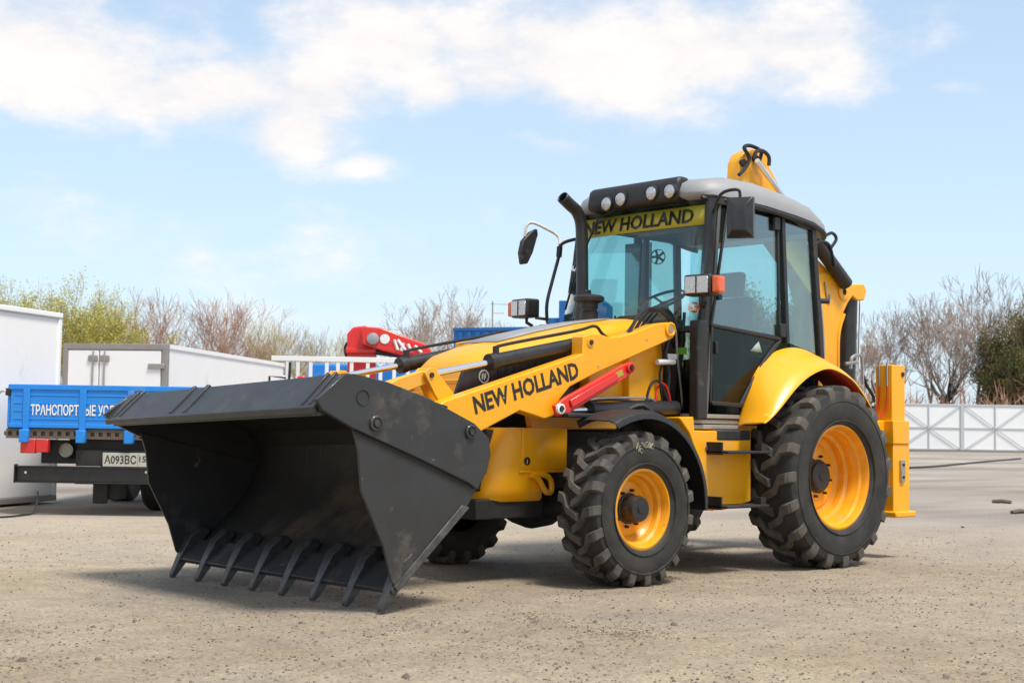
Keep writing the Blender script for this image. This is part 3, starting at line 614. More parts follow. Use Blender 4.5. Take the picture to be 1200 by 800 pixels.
for s in (1, -1):
    f_ = lambda q: Vector((q.x, s * q.y, q.z))
    M().tube([f_(Abot + Vector((.0, -.035, -.02))), f_(Atop + Vector((0, -.035, .02)))], .045, 10).build('front_pillar', m_plast, CB)
    bar(f_(Abot + Vector((-.055, -.012, 0))), f_(Atop + Vector((-.055, -.012, 0))), .035, .03, 'pillar_trim', m_trim)
    bar(f_(Bbot), f_(Btop), .05, .04, 'door_pillar', m_plast)
    bar(f_(Cbot), f_(Ctop), .055, .05, 'rear_pillar', m_plast)
    bar(f_(Atop), f_(Btop), .05, .05, 'roof_rail', m_plast); bar(f_(Btop), f_(Ctop), .05, .05, 'roof_rail', m_plast)
    # door: glass above and below the waist bar
    dA = [cp(855, 236), cp(880, 241), cp(910, 249), cp(913, 394), cp(836, 379)]
    M().slab([f_(q) for q in dA], .006).build('door_window', m_glass_side, CB)
    dB = [cp(836, 384), cp(912, 400), cp(893, 425), cp(876, 455), cp(868, 472), cp(835, 470)]
    M().slab([f_(q) for q in dB], .006).build('door_lower_window', m_glass_lo, CB)
    bar(f_(cp(834, 381, off=.006)), f_(cp(914, 397, off=.006)), .03, .025, 'door_waist_bar', m_plast)
    bar(f_(cp(911, 250, off=.006)), f_(cp(913, 396, off=.006)), .022, .02, 'door_frame', m_plast)
    bar(f_(cp(853, 238, off=.006)), f_(cp(833, 382, off=.006)), .022, .02, 'door_frame', m_plast)
    bar(f_(cp(834, 381, off=.004)), f_(cp(832, 472, off=.004)), .022, .02, 'door_frame', m_plast)
    M().tube([f_(q) for q in (cp(914, 398, off=.004), cp(895, 424, off=.004), cp(878, 454, off=.004), cp(868, 474, off=.004))], .016, 8, smooth=4).build('door_edge', m_plast, CB)
    bar(f_(cp(833, 472, off=.004)), f_(cp(868, 475, off=.004)), .03, .03, 'door_edge', m_plast)
    # rear quarter window
    M().slab([f_(q) for q in (cp(920, 252), cp(947, 270), cp(957, 415), cp(925, 402))], .006).build('quarter_window', m_glass_side, CB)
    for hx, hy in ((910, 262), (917, 387)): h = cp(hx, hy, off=.02); M().box(h.x - .035, h.x + .035, min(s * (h.y - .015), s * (h.y + .012)), max(s * (h.y - .015), s * (h.y + .012)), h.z - .05, h.z + .05).build('door_hinge', m_plast, CB, bev=.006)
    # lower front corner glass and foot
    M().slab([f_(q) for q in (Vector((1.25, .71, 1.14)), Vector((1.22, .70, 1.74)), Vector((1.19, .50, 1.74)), Vector((1.24, .50, 1.14)))], .006).build('corner_window', m_glass_lo, CB)
    # silver ribbed sill
    s1 = P(813, 474, .74); s2 = P(866, 500, .74)
    for k in range(3):
        M().box(.78, 1.30, min(s * .60, s * (.735 - .012 * (k == 1))), max(s * .60, s * (.735 - .012 * (k == 1))), 1.025 + k * .038, 1.025 + (k + 1) * .038 - .006).build('ribbed_sill', m_silver, CB, bev=.006)
# door handle, lock, triangle sticker, green sticker
h = cp(838, 405, off=.02); M().box(h.x - .012, h.x + .012, h.y - .01, h.y + .02, h.z - .06, h.z + .03).build('door_handle', m_plast, CB, bev=.006)
h = cp(842, 348, off=.02); M().tube([(h.x, h.y - .02, h.z), (h.x, h.y + .02, h.z)], .022, 12).build('door_lock', m_plast, CB)
# windscreen: from the dash up to the roof, and its banner
WB, WT = (1.225, 1.76), (1.045, 2.70)
def wsp(y, t): x = WB[0] + (WT[0] - WB[0]) * t; z = WB[1] + (WT[1] - WB[1]) * t; bul = .03 * (1 - (y / .7) ** 2); return Vector((x + bul, y, z))
for_y = [-.69, -.5, -.25, 0, .25, .5, .69]
M().grid([[wsp(y, t) for y in for_y] for t in (0, .25, .5, .75, 1)]).build('windscreen', m_glass, CB, solid=.006)
M().grid([[wsp(y, t) + Vector((.008, 0, 0)) for y in [-.66, -.5, -.25, 0, .25, .5, .66]] for t in (.805, .965)]).build('windscreen_banner', m_gold, CB, solid=.003)
ba = wsp(-.585, .832) + Vector((.022, 0, 0)); bb = wsp(.54, .832) + Vector((.022, 0, 0))
text('banner_lettering', 'NEW HOLLAND', m_ink, CB, ba, bb - ba, wsp(0, 1) - wsp(0, 0), .112, width=(bb - ba).length, bold=.03)
for v in bpy.data.objects['banner_lettering'].data.vertices: t_ = (v.co.z - WB[1]) / (WT[1] - WB[1]); v.co.x = wsp(v.co.y, t_).x + .016
M().box(1.19, 1.235, -.70, .70, 1.72, 1.77).build('scuttle', m_plast, CB, bev=.01)
# wiper
M().tube([wsp(-.40, .93) + Vector((.05, 0, .03)), wsp(-.52, .70) + Vector((.04, 0, 0)), wsp(-.62, .55) + Vector((.04, 0, 0))], .008, 6).tube([wsp(-.66, .20) + Vector((.03, 0, 0)), wsp(-.56, .72) + Vector((.03, 0, 0))], .009, 6).tube([wsp(-.2, .99) + Vector((.06, 0, .02)), wsp(-.40, .93) + Vector((.05, 0, .03))], .012, 6).build('wiper', m_hose, CB)
# lower front bulkhead and floor
M().box(.0, 1.2, -.70, .70, 1.06, 1.12).box(1.17, 1.21, -.50, .50, 1.10, 1.74).build('cab_floor', m_int, CB)
for s in (-1,): M().box(.25, 1.18, s * .68, s * .655, 1.10, 1.70).build('inner_door_lining', m_int, CB, bev=.01)
M().box(.1, .75, .46, .60, 1.12, 1.36).build('side_bin', m_int, CB, bev=.03)
# rear wall: frame with two windows
M().box(-.28, -.22, -.68, .68, 1.06, 1.62).build('rear_wall', m_plast, CB, bev=.01)
hz_ = PX(760, 284, -.25)[1]; M().box(-.275, -.225, -.68, .68, hz_, 2.66).build('rear_header', m_int, CB)
ya, yb_ = PX(735, 320, -.25)[0], PX(761, 320, -.25)[0]; M().box(-.28, -.22, min(ya, yb_), max(ya, yb_), 1.6, hz_).build('rear_post', m_int, CB)
M().slab([(-.25, -.64, 1.62), (-.25, .64, 1.62), (-.25, .62, 2.56), (-.25, -.62, 2.56)], .006).build('rear_window', m_glass, CB)
M().box(-.3, 1.05, -.66, .66, 2.60, 2.66).build('headliner', m_int, CB)
# roof cap
RX = [(1.16, .50, 2.735, 2.80), (1.13, .60, 2.725, 2.845), (1.05, .70, 2.715, 2.880), (.85, .745, 2.705, 2.915), (.5, .755, 2.69, 2.915), (.1, .75, 2.66, 2.875), (-.12, .745, 2.635, 2.83), (-.30, .72, 2.595, 2.75), (-.38, .66, 2.57, 2.66)]
rows = []
for x, w_, zb, zt_ in RX:
    hh = zt_ - zb
    half = [(w_ - .05, zb), (w_, zb + .02), (w_ - .005, zb + .35 * hh), (w_ - .05, zb + .72 * hh), (w_ - .14, zb + .93 * hh), (w_ * .5, zt_), (0, zt_ + .012)]
    rows.append([(x, y, z) for y, z in half] + [(x, -y, z) for y, z in half[-2::-1]])
rf = M().grid(rows); n = len(rows[0]); rf.f += [tuple(range(n)), tuple(range((len(rows) - 1) * n, len(rows) * n))[::-1]] + [(i * n, (i + 1) * n, (i + 1) * n + n - 1, i * n + n - 1) for i in range(len(rows) - 1)]
rf.build('roof', m_roof, CB, angle=48)
for s in (1, -1): M().tube([(1.10, s * .62, 2.715), (.85, s * .735, 2.70), (.5, s * .745, 2.685), (.1, s * .74, 2.655), (-.12, s * .735, 2.63), (-.30, s * .71, 2.59), (-.38, s * .65, 2.565)], .02, 8, smooth=3).build('roof_seal', m_plast, CB)
# lamp housing and four round work lamps
M().prism([(1.04, 2.70), (1.19, 2.705), (1.205, 2.75), (1.185, 2.86), (1.14, 2.895), (1.04, 2.89)], -.46, .46).build('lamp_housing', m_plast, CB, bev=.03, seg=3)
for px, py in ((711, 239), (727.5, 233.5), (763.5, 226.5), (785, 224)):
    y, z = PX(px, py, 1.205)
    e = M(); e.lathe([(.062, -.02), (.062, .01), (.056, .014), (.054, .006)], 24); e.v = [(1.205 + yy, y + x, z + zz) for x, yy, zz in e.v]; o = e.build('work_lamp', m_plast, CB)
    e = M(); e.lathe([(.055, .006), (.04, .020), (.001, .028)], 24); e.v = [(1.205 + yy, y + x, z + zz) for x, yy, zz in e.v]; e.build('lens', m_lens, o)
# interior
M().prism([(.10, 1.30), (.62, 1.30), (.66, 1.42), (.60, 1.50), (.12, 1.47)], -.25, .25).build('seat', m_seat, CB, bev=.04, seg=3)
M().prism([(.02, 1.46), (.22, 1.46), (.10, 2.08), (-.06, 2.10)], -.24, .24).build('seat_back', m_seat, CB, bev=.05, seg=3)
M().prism([(-.04, 2.10), (.06, 2.10), (.03, 2.30), (-.06, 2.30)], -.14, .14).build('headrest', m_seat, CB, bev=.03, seg=3)
M().box(.2, .5, -.1, .1, 1.1, 1.32).build('seat_base', m_int, CB)
M().prism([(.98, 1.12), (1.18, 1.12), (1.2, 1.82), (1.02, 1.90), (.88, 1.84), (.86, 1.70)], -.28, .30).build('dashboard', m_int, CB, bev=.04, seg=3)
M().box(.2, .9, -.66, -.42, 1.12, 1.72).build('side_console', m_int, CB, bev=.05)
q = M().lathe([(.185, -.012), (.197, 0), (.185, .012), (.173, 0)], 32, closed=True); 
for k in range(3): a = 2 * pi * k / 3 + .5; q.tube([(0, -.03, 0), (.18 * cos(a), 0, .18 * sin(a))], .010, 6)
q.tube([(0, -.02, 0), (0, -.2, 0)], .03, 8)
yy, zz = PX(776, 353, .78)
e = q.build('steering_wheel', m_hose, CB); e.location = (.78, yy, zz + .01); e.rotation_euler = (radians(62), 0, radians(-90))
yy, zz = PX(771, 301, .9); q = M().lathe([(.055, -.02), (.06, 0), (.055, .02)], 24, closed=False)
for k in range(5): a = 2 * pi * k / 5; q.tube([(0, 0, 0), (.055 * cos(a), 0, .055 * sin(a))], [.006, .012], 5)
q.lathe([(.018, -.02), (.02, .02), (.001, .03)], 12); e = q.build('cab_fan', m_hose, CB); e.location = (.9, yy, zz); e.rotation_euler = (0, 0, radians(-60))
M().box(.60, .62, .35, .60, 1.12, 1.75).build('control_stand', m_int, CB)
for k in range(3): M().tube([(.6 + .1 * k, -.5, 1.7), (.62 + .1 * k, -.5, 1.92)], .008, 6).build('control_lever', m_hose, CB)
yy, zz = PX(796, 410, 1.25)
M().box(1.252, 1.256, .52, .62, 1.56, 1.61).build('green_sticker', m_green, CB)
M().add([v3(P(878, 411, .72), .728), v3(P(892, 413, .72), .728), v3(P(888, 400, .72), .728)], [(0, 1, 2)]).build('window_sticker', mat('pale_sticker', (.30, .40, .36), .5), CB, solid=.002)
# foot column under the front pillar
M().box(1.20, 1.31, .69, .775, 1.09, 1.80).build('pillar_foot', m_plast, CB, bev=.012)

# ---- headlamp units on the pillars, mirrors
def head_unit(c, yaw, s):
    e = empty('headlamp_unit', CB, c, yaw)
    M().box(-.07, .06, -.11, .11, -.075, .075).build('lamp_body', m_plast, e, bev=.018, seg=3)
    M().box(.060, .070, -.095, .095, -.06, .06).build('lens', m_lens, e, bev=.008)
    M().box(.068, .074, -.004, .004, -.058, .058).build('lens_divider', m_plast, e)
    M().box(-.05, .05, s * .112 if s > 0 else -.17, .17 if s > 0 else -.112, -.06, .06).build('indicator', m_amber, e, bev=.015, seg=3)
    M().tube([(-.02, 0, -.07), (-.02, 0, -.11), (-.06, -.03 * s, -.14)], .014, 8).build('lamp_bracket', m_plast, e)
    return e
yL = .88; p = P(822, 332.5, yL)
head_unit((1.36, yL - .04, p[1] - .005), radians(8), 1)
M().tube([(1.34, .86, p[1] - .13), (1.28, .80, p[1] - .15), (1.22, .74, p[1] - .12)], .016, 8, smooth=3).build('lamp_arm', m_plast, CB)
q = M().lathe([(.001, .035), (.03, .03), (.036, .01), (.034, -.01), (.001, -.02)], 20); a = PX(813, 360, 1.32); q.v = [(1.32 + y, a[0] + x, a[1] + z) for x, y, z in q.v]; q.build('round_lamp', m_lens, CB)
q = M().lathe([(.038, .008), (.040, -.01), (.036, -.02)], 20); q.v = [(1.32 + y, a[0] + x, a[1] + z) for x, y, z in q.v]; q.build('lamp_ring', m_amber, CB)
yR = -.98; p = P(615, 361.5, yR)
head_unit((p[0], yR, p[1]), radians(-6), -1)
st = [v3(P(627, 372, yR), yR), v3(P(640, 374, -.92), -.92), v3(P(643, 382, -.85), -.85)]
M().tube(st, .013, 8).tube([v3(P(641, 376, -.9), -.9), v3(P(641, 355, -.9), -.9), v3(P(647, 330, -.9), -.9), v3(P(655, 300, -.9), -.9), v3(P(657, 288, -.88), -.88), v3(P(664, 283, -.8), -.8), v3(P(676, 280, -.72), -.72)], .014, 8, smooth=4).build('mirror_post', m_plast, CB)
M().box(p[0] - .1, 1.25, -.92, -.66, 1.80, 1.84).build('lamp_bracket', m_plast, CB, bev=.01)
M().tube([v3(P(656, 287, -.9), -.9), v3(P(654, 277, -.95), -.95), v3(P(640, 268, -1.0), -1.0), v3(P(624, 261, -1.06), -1.06), v3(P(617, 265, -1.08), -1.08), v3(P(615, 277, -1.08), -1.08)], .012, 8, smooth=4).build('mirror_arm', mat('protective_wrap', (.55, .54, .50), .4, bump=.6, bscale=60), CB)
M().cyl(v3(P(655, 301, -.9), -.9), v3(P(656, 289, -.9), -.9), .024, 10).build('mirror_clamp', m_plast, CB)
mm_ = [(628, 268), (620, 272), (611, 282), (608, 296), (610, 310), (617, 309), (623, 296), (629, 275)]
M().prism(PL(mm_, -1.08), -1.10, -1.06).build('mirror', m_plast, CB, bev=.01)
mm_ = [(853, 234), (880, 230), (877, 275), (850, 278)]
ml = PL(mm_, .93)
mx_ = sum(q[0] for q in ml) / 4; mz_ = sum(q[1] for q in ml) / 4
e = empty('mirror', CB, (mx_ - .02, .93, mz_), radians(28))
q = M(); q.add([(-.04, y, z) for y, z in ((-.10, -.15), (.10, -.15), (.10, .15), (-.10, .15))] + [(.01, y, z) for y, z in ((-.095, -.145), (.095, -.145), (.095, .145), (-.095, .145))] + [(.05, y, z) for y, z in ((-.05, -.10), (.05, -.10), (.045, .08), (-.045, .08))], [(3, 2, 1, 0), (8, 9, 10, 11)] + [(a + i, a + (i + 1) % 4, a + 4 + (i + 1) % 4, a + 4 + i) for a in (0, 4) for i in range(4)]); q.build('mirror_shell', m_blk, e, bev=.006, seg=2)
M().box(-.046, -.0405, -.085, .085, -.135, .135).build('mirror_glass', m_chr, e)
M().tube([(1.05, .69, 2.60), (1.10, .80, 2.72), (mx_, .91, mz_ + .2), (mx_ - .02, .93, mz_ + .16), (mx_ - .0, .93, mz_)], .012, 8, smooth=4).build('mirror_arm', m_hose, CB)

# ---- exhaust stack and pre-cleaner
ex = [(P(683, 378, -.45), -.45), (P(682.5, 340, -.45), -.45), (P(682, 290, -.45), -.45), (P(681, 262, -.45), -.45), (P(676, 248, -.45), -.45), (P(668, 240, -.45), -.45), (P(659, 231, -.45), -.45)]
EX = M().tube([v3(q, y) for q, y in ex], .046, 18, smooth=4, cap=False).build('exhaust_stack', m_blk, B, solid=.004)
a = v3(P(684, 382, -.45), -.45); M().cyl(a, a + Vector((0, 0, .28)), .075, 20, .055).build('exhaust_base', m_blk, EX, bev=.008)
a = v3(P(690, 377, -.26), -.26); q = M().lathe([(.07, -.02), (.07, .07), (.062, .08), (.062, .10), (.07, .11), (.07, .14), (.09, .15), (.115, .158), (.118, .185), (.10, .20), (.001, .215)], 28)
q.v = [(a.x + x, a.y + z, a.z + y) for x, y, z in q.v]; q.build('air_precleaner', m_plast, B)

# ---- rear fenders
def catm(pts, k=4):
    q = []; pts = [Vector(p) for p in pts]
    for i in range(len(pts) - 1):
        p0 = pts[max(i - 1, 0)]; p1 = pts[i]; p2 = pts[i + 1]; p3 = pts[min(i + 2, len(pts) - 1)]
        for m_ in range(k): t = m_ / k; q.append(.5 * (2 * p1 + (p2 - p0) * t + (2 * p0 - 5 * p1 + 4 * p2 - p3) * t * t + (3 * p1 - p0 - 3 * p2 + p3) * t ** 3))
    return q + [pts[-1]]
FO = catm(PL([(896, 496), (905, 488), (915.6, 476), (935, 452), (954, 437), (974, 432), (997, 444), (1010, 460), (1021, 478)], 1.04))
FI = catm([(.80, 1.05), (.77, 1.13), (.65, 1.39), (.46, 1.57), (.21, 1.65), (-.05, 1.64), (-.35, 1.54), (-.60, 1.37), (-.75, 1.15)])
HUB = Vector((0, RZ))
def fender(s):
    rows = []
    for o_, i_ in zip(FO, FI):
        nrm = (o_ - HUB).normalized(); v = lambda q, y: (q.x, s * y, q.y)
        rows.append([v(o_ - nrm * .002, 1.03), v(o_, 1.042), v(o_ + nrm * .012, 1.035), v(o_.lerp(i_, .30) + nrm * .012, .96), v(o_.lerp(i_, .65) + nrm * .016, .83), v(i_.lerp(o_, .06), .752), v(i_, .735), v(i_ - nrm * .03, .70)])
    f = M().grid(rows).build('rear_fender', m_yel, B, solid=.008, angle=60)
    rows = []
    for o_ in FO[12:]:
        nrm = (o_ - HUB).normalized(); q = o_ - nrm * .002; q2 = o_ + nrm * .03
        rows.append([(q.x, s * 1.02, q.y), (q2.x, s * .88, q2.y), (q2.x, s * .70, q2.y)])
    M().grid(rows).build('fender_liner', m_linerred, f, solid=.005, angle=60)
for s in (1, -1): fender(s)

# ---- step box with two steps, and tool box
def step_box(s):
    yb = .78
    bx = PL([(796, 489), (813, 488), (814, 504), (880, 506), (880, 587), (850, 597), (831, 598), (826, 568), (818, 536), (808, 507)], yb)
    o = M().prism(bx, s * .40, s * yb).build('step_box', m_yel, B, bev=.008)
    fl = PL([(811, 576), (826, 568), (832, 598), (819, 597)], yb - .06); M().prism(fl, s * .4, s * (yb - .03)).build('step_flange', m_rim, o)
    p0 = P(840, 505, yb); p1 = P(879, 506, yb); M().box(p1[0], p0[0], min(s * (yb - .3), s * (yb + .006)), max(s * (yb - .3), s * (yb + .006)), p0[1] - .065, p0[1] + .008).build('anti_slip_pad', m_dk, o, bev=.01)
    for (xa, ya), (xb, yb_) in (((836, 521), (897, 533)), ((835, 585), (897, 592))):
        q = P(xa, ya, yb + .08); r_ = P(xb, yb_, yb + .16)
        x1, x0 = q[0], q[0] - .50; z = q[1] - .04
        stp = M().box(x0, x1 - .02, min(s * yb, s * (yb + .20)), max(s * yb, s * (yb + .20)), z - .02, z).build('step', m_dk, o, bev=.006)
        M().prism([(x1 - .02, z - .03), (x1 - .02, z + .06), (x1 - .035, z + .06), (x1 - .035, z - .03)], s * yb, s * (yb + .14)).build('step_bracket', m_dk, stp)
        M().prism([(x1 - .04, z + .055), (x1 - .20, z), (x1 - .22, z - .025), (x1 - .04, z - .03)], s * (yb + .0), s * (yb + .012)).build('step_gusset', m_dk, stp)
        M().box(x0 + .02, x0 + .08, s * (yb + .12), s * (yb + .18), z, z + .05).build('step_bracket', m_dk, stp)
    q = P(828, 524, yb); M().cyl((q[0], s * yb, q[1]), (q[0], s * (yb + .01), q[1]), .02, 6).build('box_bolt', m_steel, o)
for s in (1, -1): step_box(s)

# ---- backhoe frame, stabilisers
M().box(-1.02, -.92, -.98, .80, .55, .70).box(-1.02, -.92, -.98, .80, 1.02, 1.12).box(-1.0, -.9, -.5, .5, .5, 1.25).build('backhoe_frame', m_yel, B, bev=.01)
def stab(s):
    yo = .86 * s
    lx = -1.13
    def bx(x0, x1, ya, yb, z0, z1): return M().box(x0, x1, min(ya * s, yb * s), max(ya * s, yb * s), z0, z1)
    L_ = bx(lx - .10, lx + .09, .70, .86, .60, 1.575).build('stabiliser_leg', m_yel, B, bev=.008)
    bx(lx - .125, lx + .115, .675, .885, .93, 1.12).build('guide_collar', m_yel, L_, bev=.006)
    bx(lx - .14, lx + .10, .69, .875, .38, .93).build('inner_leg', m_yel, L_, bev=.006)
    bx(lx - .17, lx + .13, .64, .92, .335, .385).build('foot_plate', m_yel, L_, bev=.012)
    bx(lx - .05, lx + .01, .875, .895, .62, .80).build('lock_plate', m_steel, L_, bev=.004)
    for z in (.66, .76): M().cyl((lx - .02, .893 * s, z), (lx - .02, .903 * s, z), .012, 6).build('lock_bolt', m_dk, L_)
    M().cyl((lx - .06, .86 * s, 1.50), (lx - .06, .868 * s, 1.50), .02, 14).build('leg_hole', m_dk, L_)
    # pipes up the front of the leg
    for k, yy in enumerate((.745, .82)):
        M().tube([(lx + .105, yy * s, 1.42), (lx + .105, yy * s, 1.30), (lx + .13, (yy - .02) * s, 1.18), (lx + .26, (yy - .1) * s, 1.08), (lx + .3, (yy - .2) * s, 1.02)], .008, 6, smooth=4).build('leg_pipe', m_red, L_)
        M().tube([(lx + .105, yy * s, 1.40), (lx + .105, yy * s, 1.58), (lx + .07, (yy + .01) * s, 1.60)], .010, 6, smooth=3).build('leg_pipe', m_steel, L_)
for s in (1, -1): stab(s)
for pts, m_ in (([(997, 432), (998, 420), (1004, 416), (1010, 420), (1011, 450)], m_steel), ([(1016, 445), (1021, 434), (1024, 436), (1022, 446), (1026, 460)], m_steel), ([(1022, 476), (1028, 462), (1026, 448)], m_steel), ([(1012, 440), (1016, 452), (1024, 466), (1022, 482)], m_hose), ([(990, 426), (1005, 424)], m_steel)):
    M().tube([v3(P(a, b, .3), .3) for a, b in pts], .014, 8, smooth=5).build('rear_pipe', m_, B)

# ---- boom, dipper, cylinders (y about 0)
BY = .14
bm_r = PL([(952, 321), (965, 319), (978, 320), (989, 323), (997, 329), (1001, 337), (1000, 346), (994, 355), (989, 366), (985, 380), (983, 400), (984, 470), (958, 470), (962, 400), (960, 352)], BY)
bm_up = PL([(866, 215), (867, 190), (871, 180), (880, 174.5), (888, 174), (894, 181), (908, 215), (955, 300), (976, 321), (950, 345), (912, 290), (880, 245)], .12)
bm_e = PL([(888, 180), (892, 176), (899, 177), (903, 184), (902, 196), (912, 215), (900, 215)], .02)
bo = M().prism(bm_r, -BY, BY).build('boom', m_yel, B, bev=.012)
M().prism(bm_up, -.01, .12).build('upper_boom', m_yel, bo, bev=.012)
M().prism(bm_e, -.07, .02).build('boom_ear', m_yel, bo, bev=.008)
for px, py in ((988, 342), (872, 191), (886, 186)):
    p = P(px, py, BY); M().cyl((p[0], BY - .03, p[1]), (p[0], BY + .006, p[1]), .03, 16).build('boom_pin', m_dk, bo)
for e_ in ([(954, 325), (961, 352), (963, 385), (962, 420), (961, 450)], [(989, 368), (984, 384), (982, 402), (982, 440)]):
    M().tube([v3(P(a, b, BY), BY) for a, b in e_], .016, 8, smooth=5).build('boom_edge', m_yel, bo)
p = P(988, 342, BY); M().lathe([(.075, 0), (.075, .012), (.06, .016), (.03, .016)], 28, (p[0], BY, p[1])).build('boom_boss', m_yel, bo)
M().tube([v3(P(a, b, BY), BY + .01) for a, b in ((966, 330), (969, 352), (972, 352), (971, 344))], .008, 6, smooth=3).build('boom_pipe', m_steel, bo)
ear = PL([(1000, 333), (1013, 333), (1016, 341), (1013, 352), (1005, 352), (998, 346)], BY - .03); M().prism(ear, -.16, BY - .03).build('cylinder_lug', m_yel, bo, bev=.01)
a = v3(P(888, 188, .2), .19); b = v3(P(993, 333, .2), .19)
M().cyl(a, a.lerp(b, .45), .024, 12).build('rod', m_chr, M().cyl(a.lerp(b, .40), b, .06, 24).build('dipper_cylinder', m_blk, B, bev=.006))
a = v3(P(996, 350, .02), .0); b = v3(P(993, 455, .02), .0); M().cyl(a, b, .085, 24).build('boom_cylinder', m_blk, B, bev=.01)
M().cyl(v3(P(1010, 350, .02), .0), v3(P(1008, 432, .02), .0), .012, 8).build('cylinder_pipe', m_chr, B)
M().tube([v3(P(x, y, .16), .16) for x, y in ((866, 205), (874, 196), (878, 185), (872, 173), (880, 171), (892, 178), (889, 190))], .016, 8, smooth=5).build('boom_hose', m_hose, B)
M().tube([v3(P(x, y, .2), .2) for x, y in ((884, 186), (886, 178), (894, 177), (901, 184), (901, 194))], .016, 8, smooth=5).build('boom_hose', m_hose, B)
M().tube([v3(P(x, y, .25), .25) for x, y in ((958, 271), (966, 276), (975, 273), (980, 280), (974, 290))], .014, 8, smooth=5).tube([v3(P(x, y, .25), .25) for x, y in ((953, 287), (962, 283), (972, 288), (978, 312))], .014, 8, smooth=5).build('boom_hose', m_hose, B)
M().tube([v3(P(x, y, .16), .16) for x, y in ((952, 305), (957, 330), (962, 360), (965, 400), (965, 440))], .012, 8, smooth=5).build('boom_pipe', m_steel, B)
M().tube([(-.25, .70, 2.05), (-.32, .74, 2.05)], .022, 10).build('grab_handle', m_plast, B)
M().box(-1.9, -1.1, -.16, .16, .55, 1.3).build('swing_post', m_dk, B, bev=.03)

# =================================================================== SURROUNDINGS
m_wht = mat('white_van_panel', (.90, .88, .86), .45, noise=.4, nscale=1.2, col2=(.82, .80, .77), wear=(((.40, .34, .26), 1.3, .60, .45, (1, 1, .35)), ((.25, .20, .15), 6, .68, .5, (1, 1, .3))))
m_wfr = mat('grey_van_frame', (.30, .27, .25), .5, noise=.5, nscale=5)
m_blue = mat('blue_truck_paint', (.012, .22, .70), .38, noise=.4, nscale=4, col2=(.02, .26, .62), wear=((DUST, 3, .58, .35, (1, 1, 1)),))
m_blue2 = mat('blue_container_paint', (.010, .13, .40), .5, noise=.4, nscale=2)
m_rust = mat('dusty_sill', (.13, .10, .075), .8, noise=.7, nscale=12)
m_lampr = mat('red_lamp_lens', (.60, .02, .015), .25, coat=.4)
def sub(fr, label=None, cat=None, name=None, group=None): return empty(name, None, fr[0], fr[1], label, cat, group)

# ---- white container whose long wall runs out of the picture
A_ = G(66, 589); hcam = Vector((FW.x, FW.y, 0)).normalized()
d0 = ray(0, 500); d0 = Vector((d0.x, d0.y, 0)); d0 /= d0.dot(hcam); B_ = Vector((CP.x, CP.y, 0)) + d0 * 16.3; B_.z = 0; A_.z = 0
ang_ = math.atan2((B_ - A_).y, (B_ - A_).x)
K = empty('white_container', None, A_, ang_, 'plain white container with smooth wall standing nearest, partly cut off beside the blue truck', 'container')
w_s = -1
M().box(0.05, 6, -2.4, -.02, .10, 2.27).build('wall', m_wht, K, bev=.01)
M().box(0, .07, -2.42, .0, .04, 2.31).build('corner_post', m_wht, K, bev=.012)
M().box(0, 6.05, -2.43, .012, 2.27, 2.34).build('roof', m_wht, K, bev=.015)
M().box(0, 6.05, -2.40, .004, .03, .10).build('base_rail', m_wfr, K, bev=.01)
for x in (.35, 5.5):
    for y in (-.12, -2.2): M().box(x, x + .15, y - .1, y + .1, -.01, .04).build('skid', m_wfr, K)
c = [G(44, 590), G(43, 596), G(38, 602), G(30, 604), G(14, 606), G(0, 607)]; c[0].z = .16; c[1].z = .08
for q in c[2:]: q.z = .012
tag(M().tube(c, .010, 6, smooth=5).build('power_cable', m_hose), 'thin black cable hanging from the base of the white container onto the ground', 'cable')

# ---- white box truck behind
def wheel_simple(parent, x, y, r=.48, w=.30, name='wheel'):
    e = empty(name, parent, (x, y, r))
    q = M().lathe([(r * .55, w * .45), (r * .62, w * .5), (r * .92, w * .5), (r, w * .36), (r, -w * .36), (r * .92, -w * .5), (r * .62, -w * .5), (r * .55, -w * .45)], 32)
    q.v = [(yy, xx, zz) for xx, yy, zz in q.v]; q.build('tyre', m_rub, e)
    q = M().lathe([(r * .56, w * .45), (r * .5, w * .2), (r * .2, w * .25), (.001, w * .25)], 24).lathe([(r * .56, -w * .45), (r * .5, -w * .2), (r * .2, -w * .25), (.001, -w * .25)], 24); q.v = [(yy, xx, zz) for xx, yy, zz in q.v]; q.build('rim', m_wfr, e)
    return e
fr = frame(130, 33, radians(-7)); T = sub(fr, 'white box truck with closed grey framed rear doors standing behind the blue flatbed', 'truck', 'box_truck')
x1, zt_ = pick(fr, 197, 403, 0); x0 = x1 - 2.55
M().box(x0 + .05, x1 - .02, .05, 9.6, .95, zt_ - .03).build('van_body', m_wht, T)
M().box(x0, x1, -.03, .12, zt_ - .14, zt_).build('rear_header', m_wfr, T, bev=.01)
for xa in (x0, x1 - .12): M().box(xa, xa + .12, -.03, .12, .9, zt_ - .14).build('rear_post', m_wfr, T, bev=.01)
M().box(x1 - .03, x1 + .01, .12, 9.65, zt_ - .10, zt_ + .0).box(x1 - .03, x1 + .01, .12, 9.65, .9, 1.0).build('side_rail', m_wfr if False else m_wht, T)
xc = pick(fr, 116, 440, 0)[0]
for xa, xb in ((x0 + .13, xc - .02), (xc + .02, x1 - .16)):
    o = M().box(xa, xb, -.02, .04, .98, zt_ - .17).build('door', m_wht, T, bev=.008)
    xx = xb - .12 if xa < xc - .5 else xa + .12
    M().cyl((xx, -.05, 1.0), (xx, -.05, zt_ - .18), .02, 8).build('lock_rod', m_silver, o)
    M().box(xx - .12, xx + .12, -.06, -.03, zt_ - .42, zt_ - .28).build('latch_plate', m_wfr, o, bev=.01)
p = pick(fr, 183, 429, -.05); M().box(p[0] - .2, p[0] + .2, -.06, -.03, p[1] - .06, p[1] + .06).build('hinge', m_silver, T, bev=.01)
